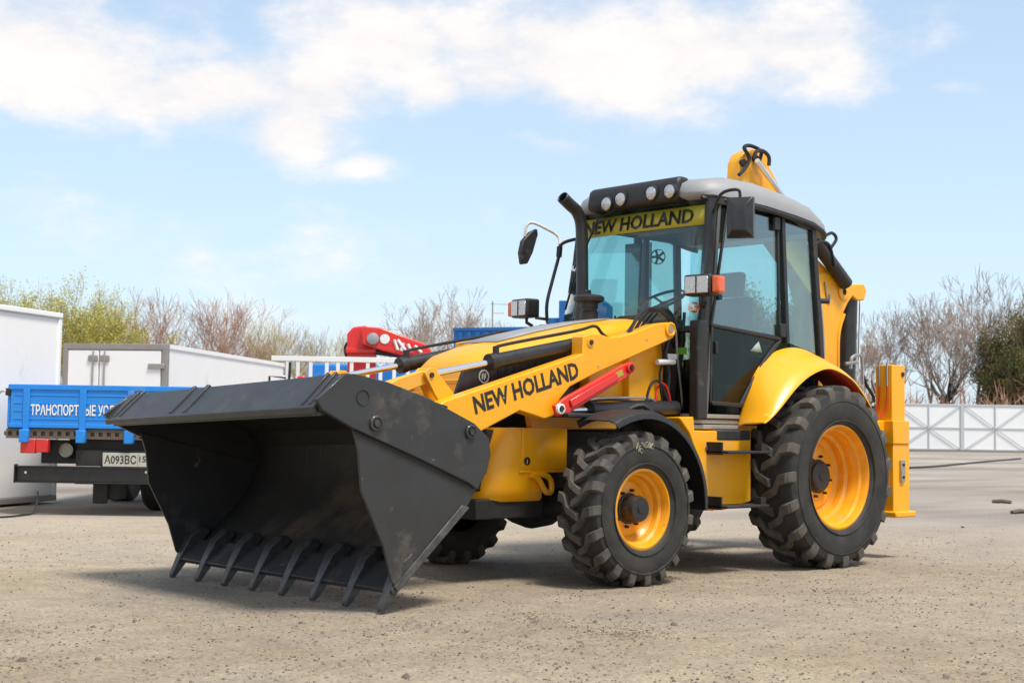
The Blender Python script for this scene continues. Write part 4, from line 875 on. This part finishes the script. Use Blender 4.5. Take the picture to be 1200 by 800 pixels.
M().box(x0 + .3, x1 - .3, .3, 10.5, .7, .95).build('chassis', m_dk, T)
for x in (x0 + .3, x1 - .3):
    for y in (2.2, 10.6): wheel_simple(T, x, y)
cb = M(); n = 5; pr_ = [(9.9, .6), (11.9, .6), (11.95, 1.4), (11.6, 2.4), (9.9, 2.5)]
cb.add([(x0 + .1, y, z) for y, z in pr_] + [(x1 - .1, y, z) for y, z in pr_], [tuple(range(5)), tuple(range(9, 4, -1))] + [(i, i + 5, (i + 1) % 5 + 5, (i + 1) % 5) for i in range(5)]); cb.build('driver_cab', m_wht, T, bev=.05)

# ---- blue flatbed truck, rear towards the camera
fr = frame(130, 15.2, 0); T = sub(fr, 'bright blue flatbed truck bed seen from the rear with white lettering on its tailgate', 'truck', 'flatbed_truck')
q = lambda px, py, y=0: pick(fr, px, py, y)
xl = q(8, 495)[0]; xr = xl + 2.30; zt_ = q(60, 451)[1]; zb = q(60, 501)[1]
tg = M().box(xl + .04, xr - .04, -.02, .02, zb, zt_).build('tailgate', m_blue, T, bev=.006)
M().box(xl + .02, xr - .02, -.035, .025, zt_ - .055, zt_ + .004).build('tailgate_rail', m_blue, tg, bev=.008)
M().box(xl + .03, xr - .03, -.032, -.01, zb - .004, zb + .045).build('tailgate_rail', m_blue, tg, bev=.008)
for k in range(4): M().box(xl + .08 , xr - .08, -.026, -.015, zb + .085 + k * .085, zb + .10 + k * .085).build('pressed_rib', m_blue, tg, bev=.004)
for px in (32, 98, 154, 235):
    x = q(px, 480)[0]; M().box(x - .035, x + .035, -.04, -.012, zb - .10, zt_ - .05).build('vertical_strap', m_blue, tg, bev=.005)
    M().box(x - .05, x + .05, -.10, -.02, zb - .16, zb - .02).build('hinge', m_blue, tg, bev=.012)
for x, s in ((xl, 1), (xr, -1)):
    M().box(min(x, x + s * .035), max(x, x + s * .035), .0, 4.3, zb, zt_).build('side_board', m_blue, T, bev=.006)
    M().box(min(x - s * .02, x + s * .04), max(x - s * .02, x + s * .04), -.03, .05, zt_ - .12, zt_ - .04).build('corner_latch', m_dk, T, bev=.01)
M().tube([(xl - .01, -.03, zt_ - .07), (xl - .06, -.04, zt_ - .08), (xl - .10, -.04, zt_ - .14), (xl - .08, -.04, zt_ - .2)], .012, 6, smooth=4).build('latch_handle', m_steel, T)
M().box(xl, xr, .03, 4.3, zb - .02, zb + .0).build('bed_floor', m_rust, T)
M().box(xl, xr, 4.25, 4.3, zb, zt_).build('headboard', m_blue, T, bev=.01)
# sill with a row of square holes
zs = zb - .012; hh = .105
sl = M(); n = 26; cw = (xr - xl) / n
sl.box(xl, xr, -.015, .01, zs - .03, zs).box(xl, xr, -.015, .01, zs - hh, zs - hh + .03).box(xl, xr, .012, .2, zs - hh, zs)
for k in range(n + 1): x = xl + k * cw; sl.box(x - .022, x + .022, -.0145, .0095, zs - hh + .03, zs - .03)
sl.build('perforated_sill', m_rust, T)
p = q(35, 485.5, -.045); e_ = q(92, 485.5, -.045); cap = q(60, 473.5, -.045)[1] - q(60, 485.5, -.045)[1]
o = text('lettering', '\u0422\u0420\u0410\u041d\u0421\u041f\u041e\u0420\u0422\u041d\u042b\u0415 \u0423\u0421\u041b\u0423\u0413\u0418', m_white, tg, (p[0], -.028, p[1]), (1, 0, 0), (0, 0, 1), cap, width=(e_[0] - p[0]) * 2.03, bold=.03)
# lamps, plate, bumper
p0, p1 = q(26, 514), q(58, 531)
for xa, xb in ((p0[0], p1[0]), (xr - .46, xr - .16)):
    mid = xa + (xb - xa) * .55
    lb_ = M().box(xa, mid, -.06, .02, p1[1], p0[1]).build('tail_lamp', m_lampr, T, bev=.01)
    M().box(mid + .003, xb, -.06, .02, p1[1] + .01, p0[1]).build('lamp_segment', m_lampr, lb_, bev=.01)
p0, p1 = q(20, 545), q(183, 566)
xb_ = xl + 2.05
M().box(p0[0], xb_, -.02, .03, p1[1], p0[1]).box(p0[0], xb_, -.06, .03, p0[1] - .012, p0[1]).box(p0[0], xb_, -.06, .03, p1[1] - .012, p1[1]).build('bumper_beam', m_blk, T, bev=.005)
M().box(p0[0] - .012, p0[0], -.062, .03, p1[1] - .015, p0[1] + .015).build('bumper_end', m_blk, T)
for px in (31, 172): x = q(px, 553)[0]; M().cyl((x, -.03, q(px, 553)[1]), (x, -.026, q(px, 553)[1]), .014, 10).build('bumper_bolt', m_white, T)
p0, p1 = q(122, 530), q(178, 547)
np_ = M().box(p0[0], p1[0], -.05, -.035, p1[1], p0[1]).build('number_plate', mat('plate_white', (.46, .45, .39), .5), T, bev=.004)
h_ = p0[1] - p1[1]
text('plate_lettering', '\u0410093\u0412\u0421', m_ink, np_, (p0[0] + .02, -.051, p1[1] + h_ * .22), (1, 0, 0), (0, 0, 1), h_ * .60, width=(p1[0] - p0[0]) * .66, bold=.02)
text('plate_lettering', '152', m_ink, np_, (p0[0] + (p1[0] - p0[0]) * .76, -.051, p1[1] + h_ * .36), (1, 0, 0), (0, 0, 1), h_ * .45, bold=.02)
M().box(p0[0] + (p1[0] - p0[0]) * .73, p0[0] + (p1[0] - p0[0]) * .735, -.052, -.05, p1[1] + .01, p0[1] - .01).build('plate_divider', m_ink, np_)
M().box(p0[0] - .3, p1[0] + .2, .0, .06, p1[1] - .0, p0[1] + .02).build('plate_bracket', m_dk, T)
p = q(78, 527, .05); M().lathe([(.075, -.02), (.07, .02), (.001, .04)], 20, (p[0], .05, p[1])).build('reflector', mat('grey_reflector', (.28, .26, .2), .3), T)
for x in (xl + .65, xr - .75): M().box(x, x + .09, .1, 6.6, .60, zb - .11).build('chassis_rail', m_dk, T)
M().box(xl + .35, xr - .3, .1, .25, .55, zb - .13).build('cross_member', m_dk, T)
M().box(xl + .75, xr - .65, 1.1, 1.35, .42, .50).build('rear_axle', m_rust, T, bev=.03)
M().box(xl + .95, xl + 1.15, .25, .6, .16, .55).build('spare_carrier', m_dk, T)
M().box(xl + .5, xr - .5, .8, .83, .3, .44).build('leaf_spring', m_rust, T, bev=.01)
for px in (120,): x = q(px, 580, .3)[0]; M().box(x - .08, x + .08, .2, .24, .12, .48).build('mud_flap', m_dk, T, bev=.01)
xw = q(182, 590, .9)[0]
for x, y in ((xw, 1.2), (xl + .45, 3.0), (xw, 4.2)): wheel_simple(T, x, y, .44, .32)

# ---- crane truck
fr = frame(420, 28, radians(4)); T = sub(fr, 'blue truck with folded red loading crane and a white slatted rack, beyond the bucket', 'crane truck', 'crane_truck')
q = lambda px, py, y=0: pick(fr, px, py, y)
def qp(pts, y): return [q(a, b, y) for a, b in pts]
def xprism(pts, y0, y1): 
    m = M(); n = len(pts); m.add([(x, y0, z) for x, z in pts] + [(x, y1, z) for x, z in pts], [tuple(range(n)), tuple(range(2 * n - 1, n - 1, -1))] + [(i, i + n, (i + 1) % n + n, (i + 1) % n) for i in range(n)]); return m
col = xprism(qp([(407, 392), (414, 384), (428, 382), (440, 388), (441, 402), (440, 470), (408, 470)], 1.3), 1.1, 1.6).build('crane_column', m_red, T, bev=.03)
xprism(qp([(405, 408), (444, 408), (444, 414), (405, 414)], 1.0), 1.0, 1.65).build('column_collar', m_red, col, bev=.02)
bm_ = xprism(qp([(424, 383), (446, 384), (498, 403), (506, 412), (504, 417), (470, 417), (446, 411), (424, 404)], 1.0), .85, 1.15).build('crane_boom', m_red, T, bev=.03)
c = q(437, 397, .84); M().lathe([(.13, -.02), (.12, -.1), (.05, -.12), (.001, -.12)], 20, (c[0], .86, c[1])).build('pivot_cap', m_steel, bm_)
c = q(451, 397, .84); M().lathe([(.10, -.01), (.001, -.012)], 20, (c[0], .845, c[1])).build('round_badge', m_white, bm_).scale = (1, 1, 1)
for (ax, ay), (bx, by) in (((462, 398), (466, 410)), ((466, 398), (475, 410)), ((473, 402), (470, 411)), ((478, 403), (482, 412)), ((486, 405), (494, 413))):
    a1 = q(ax, ay, .84); b1 = q(bx, by, .84); M().tube([(a1[0], .842, a1[1]), (b1[0], .842, b1[1])], .03, 5).build('boom_lettering', m_white, bm_)
a1 = q(440, 412, .9); b1 = q(500, 420, .9); M().tube([(a1[0], 1, a1[1]), (b1[0], 1, b1[1])], .06, 10).build('boom_cylinder', m_blk, T)
M().tube([(q(404, 397)[0], 1.2, q(404, 397)[1]), (q(401, 403)[0], 1.2, q(401, 403)[1]), (q(402, 412)[0], 1.2, q(402, 412)[1]), (q(406, 418)[0], 1.2, q(406, 418)[1])], .03, 6, smooth=4).build('crane_hose', m_hose, T)
a1 = q(352, 420); b1 = q(490, 460)
M().box(a1[0], b1[0], 2.0, 5.5, .9, a1[1]).build('cargo_body', m_blue, T, bev=.05)
a1 = q(322, 400); c1 = q(540, 470)
M().box(a1[0], c1[0], .3, 5.6, .72, .92).build('chassis', m_dk, T)
for x in (a1[0] + .8, c1[0] - .8):
    for y in (.9, 4.9): wheel_simple(T, x, y)
r0 = q(318, 421); r1 = q(482, 421)
M().box(r0[0], r1[0], -.03, .03, q(400, 424)[1], q(400, 418)[1]).build('rack_rail', m_white, T, bev=.006)
for px in (337, 349, 364, 383, 396, 412, 431, 446, 462, 478):
    x = q(px, 430)[0]; M().box(x - .035, x + .035, -.02, .02, .9, q(400, 423)[1]).build('rack_post', m_white, T, bev=.004)
M().box(r0[0], r1[0], -.02, .28, .84, .92).build('rack_base', m_wht, T)
x = q(342, 435)[0]; M().tube([(x - .06, -.2, .9), (x - .02, -.2, q(342, 425)[1])], .03, 6).build('stanchion', m_dk, T)
M().tube([(q(317, 445)[0], -.2, .9), (q(317, 441)[0], -.2, q(317, 441)[1]), (q(336, 443)[0], -.2, q(336, 443)[1])], .025, 6).build('bracket', m_dk, T)
M().box(q(350, 440)[0], q(359, 440)[0], -.3, -.1, q(350, 450)[1], q(350, 441)[1]).build('red_box', m_red, T, bev=.02)

# ---- blue box bodies farther back
fr = frame(560, 40, radians(-22)); T = empty('blue_container', None, fr[0], fr[1], 'tall blue ribbed container rising behind the hood and the red crane', 'container')
a1 = pick(fr, 532, 384, 0); L0 = a1[0]
M().box(L0, L0 + 6, 0, 2.4, .1, a1[1] - .06).build('wall', m_blue2, T)
M().box(L0 - .02, L0 + 6.02, -.03, 2.43, a1[1] - .10, a1[1]).build('top_rail', m_blue2, T, bev=.01)
for k in range(22): M().box(L0 + .15 + k * .27, L0 + .28 + k * .27, -.03, 0, .25, a1[1] - .12).build('wall_rib', m_blue2, T)
fr = frame(675, 48, radians(-10)); T = empty('blue_cabin', None, fr[0], fr[1], 'dark blue stepped site cabin half hidden behind the exhaust stack', 'cabin')
a1 = pick(fr, 655, 352, 0); b1 = pick(fr, 642, 372, 0)
M().box(a1[0], a1[0] + 1.6, 0, 2.5, 0, a1[1]).build('tall_part', m_blue2, T, bev=.02)
M().box(b1[0], a1[0] - .01, 0.1, 2.5, 0, b1[1]).build('low_part', m_blue2, T, bev=.02)
# thin aerial mast
fr = frame(575, 60); o_ = M(); zt_ = pick(fr, 575, 353, 0)[1]
o_.tube([(0, 0, 0), (0, 0, zt_)], .035, 6).tube([(-.1, 0, zt_ - .1), (.9, 0, zt_ - .12)], .02, 5).tube([(0, 0, zt_ - .5), (.5, 0, zt_ - .5)], .02, 5)
o_ = o_.build('aerial_mast', m_silver); o_.location = fr[0]; o_.rotation_euler.z = fr[1]; tag(o_, 'thin grey aerial mast standing against the sky beside the bare tree', 'mast')

# ---- fence of white sheet gates with diagonal bracing
fa, fbb = G(1064, 528.5), G(1200, 530.5); u = (fbb - fa); PW = u.length * 78 / 136; fa_ = fa.copy(); fa_.z = 0; aa = math.atan2(u.y, u.x); FH = 2.75
F = empty('sheet_fence', None, fa_, aa, 'long white sheet metal fence with grey crossed bracing closing the far side of the yard', 'fence')
m_sheet = mat('white_fence_sheet', (.80, .81, .81), .5, noise=.5, nscale=.6, col2=(.70, .71, .72)); m_fgrey = mat('fence_frame_grey', (.46, .48, .49), .5)
xj = PW * 63 / 78
shared = {}
def fpart(name, key, mk, m, loc):
    if key not in shared: shared[key] = mk().build(name, m, F); o = shared[key]
    else: o = link(name, shared[key].data, F)
    o.location = loc; return o
for k in range(-5, 4):
    x = xj + (k - 1) * PW
    fpart('gate_sheet', 'a', lambda: M().box(0, PW - .02, -.02, .02, .12, FH), m_sheet, (x, 0, 0))
    fpart('fence_post', 'b', lambda: M().box(-.10, .10, -.10, .10, 0, FH + .05), m_fgrey, (x, 0, 0))
    for z in (.14, FH / 2, FH - .05): fpart('cross_rail', 'c', lambda: M().box(.10, PW - .1, -.065, -.02, -.035, .035), m_fgrey, (x, 0, z))
    fpart('middle_upright', 'd', lambda: M().box(-.035, .035, -.075, -.02, .1, FH), m_fgrey, (x + PW / 2, 0, 0))
    for j in (0, 1):
        for z0_, z1_ in ((.14, FH / 2), (FH - .05, FH / 2)):
            xa, xb = (x + .1, x + PW / 2) if j == 0 else (x + PW - .1, x + PW / 2)
            M().tube([(xa, -.09, z0_), (xb, -.09, z1_)], .028, 4).build('diagonal_brace', m_fgrey, F)
M().box(xj - 6 * PW, xj + 3 * PW, -.12, .12, 0, .12).build('fence_kerb', mat('kerb_concrete', (.22, .20, .18), .9), F)
cb_ = [G(1064, 549), G(1100, 547), (G(1150, 542)), G(1196, 538)]
for c in cb_: c.z = .02
tag(M().tube(cb_, .045, 6, smooth=4).build('ground_cable', m_dk), 'dark cable lying across the yard in front of the white fence', 'cable')
for (a, b), lab in ((((1163, 589), (1185, 590)), 'thin dark plank lying on the yard, the longer one farther from the camera'), (((1186, 602), (1202, 601)), 'short dark plank lying nearest on the yard beyond the rear wheel')):
    p0, p1 = G(*a), G(*b); tag(M().tube([(p0.x, p0.y, .02), ((p0.x + p1.x) / 2, (p0.y + p1.y) / 2, .035), (p1.x, p1.y, .02)], .03, 5).build('plank', m_rust), lab, 'plank')

# ---- trees
m_bark = mat('bare_bark', (.17, .13, .10), .9, noise=.7, nscale=3, col2=(.28, .23, .19)); m_twig = mat('bare_twigs', (.36, .28, .23), .9)
m_twigr = mat('reddish_twigs', (.38, .22, .14), .9); m_twigy = mat('yellowish_twigs', (.42, .34, .14), .9)
m_leafy = mat('young_yellow_leaves', (.50, .46, .06), .8, noise=1, nscale=.8, col2=(.36, .34, .06)); m_leafg = mat('olive_leaves', (.085, .105, .022), .8, noise=1, nscale=.7, col2=(.19, .14, .05)); m_leafr = mat('brown_buds', (.42, .24, .12), .85)
def make_tree(seed, H, kind):
    """kind: bare, shrub, bushy. Returns (trunk M, crown M, leaf M)"""
    R_ = random.Random(seed); tr, cr_, lf = M(), M(), M(); rm = .013 if kind == 'bare' else .008; sh = {'bare': .42, 'shrub': .35, 'bushy': .55, 'leafy': .5, 'pollard': .6}[kind]
    def seg(m, a, b, r0, r1, n):
        d = (b - a).normalized(); s_ = d.cross(Vector((.3, .2, 1)) if abs(d.z) < .95 else Vector((1, 0, 0))).normalized(); w = d.cross(s_); k0 = len(m.v)
        for p, r in ((a, r0), (b, r1)):
            for i in range(n): an = 2 * pi * i / n; m.v.append(tuple(p + (s_ * cos(an) + w * sin(an)) * r))
        for i in range(n): j = (i + 1) % n; m.f.append((k0 + i, k0 + j, k0 + n + j, k0 + n + i))
    def grow(p, d, L, r, lev):
        ns = 3 if lev < 3 else 2; q = p
        for i in range(ns):
            d = (d + Vector((R_.gauss(0, .13), R_.gauss(0, .13), R_.gauss(.05, .09)))).normalized(); b = q + d * L / ns; r1 = r * (.86 if i < ns - 1 else .74)
            seg(tr if lev < 2 else cr_, q, b, max(r, rm), max(r1, rm), 6 if lev < 1 else 4 if lev < 3 else 3)
            if lev >= 1 and lev < maxl and R_.random() < sh:
                ax = Vector((R_.gauss(0, 1), R_.gauss(0, 1), R_.gauss(.2, .6))).normalized(); grow(b, (d * .75 + ax * .65).normalized(), L * R_.uniform(.5, .7), r1 * .5, lev + 1)
            q = b; r = r1
            if leafn and lev >= maxl - 1:
                for _ in range(leafn):
                    c = q + Vector((R_.gauss(0, 1), R_.gauss(0, 1), R_.gauss(0, 1))) * ls * 3; a = Vector((R_.gauss(0, 1), R_.gauss(0, 1), R_.gauss(0, 1))).normalized() * ls; e = a.cross(Vector((R_.gauss(0, 1), R_.gauss(0, 1), R_.gauss(0, 1)))).normalized() * ls * .7
                    k0 = len(lf.v); lf.v += [tuple(c - a), tuple(c + e), tuple(c + a), tuple(c - e)]; lf.f.append((k0, k0 + 1, k0 + 2, k0 + 3))
        if lev < maxl:
            for _ in range(3 if lev < 2 else 2):
                ax = Vector((R_.gauss(0, 1), R_.gauss(0, 1), 0)).normalized(); sp = R_.uniform(.2, .5); grow(q, (d + ax * sp + Vector((0, 0, .16))).normalized(), L * R_.uniform(.66, .88), r * .72, lev + 1)
    if kind == 'bare': maxl, leafn, ls = 6, 0, 0; grow(Vector((0, 0, 0)), Vector((0, 0, 1)), H * .30, H * .021, 0)
    elif kind == 'shrub':
        maxl, leafn, ls = 6, 1, .022
        for _ in range(5): a = R_.random() * 6.28; grow(Vector((cos(a) * .3, sin(a) * .3, 0)), Vector((cos(a) * .28, sin(a) * .28, 1)).normalized(), H * .27, H * .008, 1)
    elif kind == 'bushy':
        maxl, leafn, ls = 6, 4, .048
        for _ in range(4): a = R_.random() * 6.28; grow(Vector((cos(a) * .2, sin(a) * .2, 0)), Vector((cos(a) * .25, sin(a) * .25, 1)).normalized(), H * .27, H * .012, 1)
    elif kind == 'leafy':
        maxl, leafn, ls = 6, 7, .085
        for _ in range(4): a = R_.random() * 6.28; grow(Vector((cos(a) * .2, sin(a) * .2, 0)), Vector((cos(a) * .3, sin(a) * .3, 1)).normalized(), H * .25, H * .014, 1)
    elif kind == 'pollard':
        maxl, leafn, ls = 3, 0, 0
        seg(tr, Vector((0, 0, 0)), Vector((0, 0, H * .45)), H * .07, H * .06, 8)
        for _ in range(7): a = R_.random() * 6.28; grow(Vector((0, 0, H * .42)), Vector((cos(a) * .7, sin(a) * .7, 1)).normalized(), H * .26, H * .022, 1)
    return tr, cr_, lf
proto = {}
def tree(name, kind, var, px, depth, top, label, tm, cm, lm, group, wide=1.0):
    fr = frame(px, depth); zt_ = pick(fr, px, top, 0)[1]
    k = (kind, var, cm.name, lm.name if lm else '')
    if k not in proto:
        g0 = [x for x in proto.values() if x[0] == (kind, var)]
        tr, cr_, lf = make_tree(var * 17 + 3, 10, kind)
        zm = max(v[2] for v in cr_.v)
        e = empty(name)
        ch = [tr.build('trunk', tm, e, angle=60)]; ch.append(cr_.build('crown', cm, e, angle=60))
        if lf.v: ch.append(lf.build('foliage', lm, e))
        proto[k] = ((kind, var), ch, zm)
    else:
        _, ch, zm = proto[k]; e = empty(name)
        for c in ch: c2 = c.copy(); COL.objects.link(c2); c2.parent = e
        zm = proto[k][2]
    s_ = zt_ / zm; e.location = fr[0]; e.scale = (s_ * wide, s_ * wide, s_); e.rotation_euler.z = random.uniform(0, 6.28)
    tag(e, label, 'tree', group)
gl, gc, gr_ = 'budding trees behind the white trucks', 'bare trees in the gap behind the crane', 'trees behind the fence'
for i, (px, dp, top, kind, var, cm, lm, lab) in enumerate([
    (55, 50, 318, 'bushy', 1, m_twigy, m_leafy, 'tallest yellow green budding tree directly behind the white container'),
    (12, 54, 326, 'bushy', 2, m_twigy, m_leafy, 'yellow green budding tree above the white container, cut by the picture edge'),
    (130, 52, 336, 'bushy', 3, m_twigy, m_leafy, 'yellow green budding tree above the rear doors of the box truck'),
    (98, 58, 340, 'shrub', 1, m_twigy, m_leafy, 'thin budding shrub between the two fuller yellow green trees'),
    (165, 60, 352, 'shrub', 2, m_twigr, m_leafr, 'reddish shrub just above the end of the grey door frame'),
    (205, 55, 338, 'shrub', 3, m_twigr, m_leafr, 'tall reddish brown twiggy shrub above the front edge of the box truck side'),
    (240, 56, 342, 'shrub', 4, m_twigr, m_leafr, 'second reddish brown twiggy shrub, farther along the box truck side'),
    (275, 58, 366, 'shrub', 1, m_twigr, m_leafr, 'low reddish shrub over the middle of the box truck side'),
    (310, 56, 370, 'shrub', 2, m_twig, m_leafy, 'pale grey twiggy shrub over the end of the box truck side'),
    (335, 55, 372, 'shrub', 3, m_twigy, m_leafy, 'pale yellowish shrub standing beside the grey ones left of the crane'),
    (365, 58, 382, 'shrub', 4, m_twig, m_leafy, 'low grey shrub just beside the red crane column'),
    (392, 62, 396, 'shrub', 1, m_twig, m_leafr, 'lowest grey shrub, partly behind the red crane column')]):
    tree('budding_tree' if kind == 'bushy' else 'twiggy_shrub', kind, var, px, dp, top, lab, m_bark, cm, lm, gl, 1.0 if kind == 'bushy' else 1.15)
for i, (px, dp, top, var, lab) in enumerate([(505, 70, 332, 1, 'tallest bare tree with dark forked trunk behind the red crane boom'), (458, 76, 348, 2, 'bare tree behind the red crane column'), (548, 80, 352, 3, 'bare grey tree above the blue container'), (578, 90, 372, 4, 'small faint bare tree beside the aerial mast')]):
    tree('bare_tree', 'bare', var, px, dp, top, lab, m_bark, m_twig, None, gc)
for i, (px, dp, top, kind, var, cm, lm, lab) in enumerate([
    (1138, 98, 306, 'bare', 1, m_twig, None, 'tallest bare tree behind the fence, with a wide open crown'),
    (1085, 100, 338, 'bare', 2, m_twig, None, 'bare tree behind the fence joint nearest the loader'),
    (1050, 104, 348, 'bare', 3, m_twig, None, 'bare tree rising just beside the yellow stabiliser leg'),
    (1022, 108, 372, 'bare', 4, m_twig, None, 'bare tree behind the loader boom cylinder'),
    (1172, 106, 322, 'bare', 4, m_twig, None, 'bare tree between the tallest bare one and the green bushy trees'),
    (1112, 110, 340, 'bare', 3, m_twig, None, 'bare tree behind the dark pollarded trunk'),
    (1000, 112, 380, 'bare', 2, m_twig, None, 'bare tree almost hidden behind the boom'),
    (1108, 97, 402, 'pollard', 5, m_bark, None, 'thick dark pollarded tree with stubby branches behind the fence'),
    (1212, 96, 346, 'leafy', 2, m_twig, m_leafg, 'large olive green bushy tree behind the fence, tallest of the green ones'),
    (1176, 97, 392, 'leafy', 3, m_twig, m_leafg, 'lower olive green bushy tree beside the tall green one'),
    (1225, 97, 360, 'leafy', 1, m_twig, m_leafg, 'olive green bushy tree mostly outside the picture'),
    (890, 106, 330, 'leafy', 2, m_twig, m_leafg, 'olive tree seen through the rear side window of the cab'),
    (850, 110, 350, 'bare', 1, m_twig, None, 'bare tree seen through the cab door window')]):
    nm = {'bare': 'bare_tree', 'pollard': 'pollarded_tree', 'bushy': 'green_tree', 'leafy': 'green_tree'}[kind]
    tree(nm, kind, var, px, dp, top, lab, m_dk if kind == 'pollard' else m_bark, m_bark if kind == 'pollard' else cm, lm, gr_, .8 if kind == 'leafy' else 1.0)
# low tangle of brush right behind the fence, and the far wood
th = M(); R_ = random.Random(11)
cx = Vector((cos(aa), sin(aa), 0)); cy_ = Vector((-sin(aa), cos(aa), 0)); cy_ = cy_ if cy_.dot(hcam) > 0 else -cy_
for i in range(5200):
    t_ = R_.uniform(-60, 45); dd = R_.uniform(3, 22); p = fa_ + cx * t_ + cy_ * dd; hgt = R_.uniform(2.0, 5.6) * (1 - .3 * abs(sin(t_ * .23)))
    q1 = p + Vector((R_.gauss(0, .5), R_.gauss(0, .5), hgt)); k0 = len(th.v); w = cx * R_.uniform(.03, .09)
    th.v += [tuple(p - w), tuple(p + w), tuple(q1)]; th.f.append((k0, k0 + 1, k0 + 2))
    for _ in range(3):
        s0 = p.lerp(q1, R_.uniform(.3, .9)); s1 = s0 + Vector((R_.gauss(0, .6), R_.gauss(0, .6), R_.uniform(.2, 1.2))); k0 = len(th.v)
        th.v += [tuple(s0 - w * .6), tuple(s0 + w * .6), tuple(s1)]; th.f.append((k0, k0 + 1, k0 + 2))
tag(th.build('brush_thicket', m_twigr), 'tangled low brown brush growing all along behind the white fence', 'brush', kind='stuff')
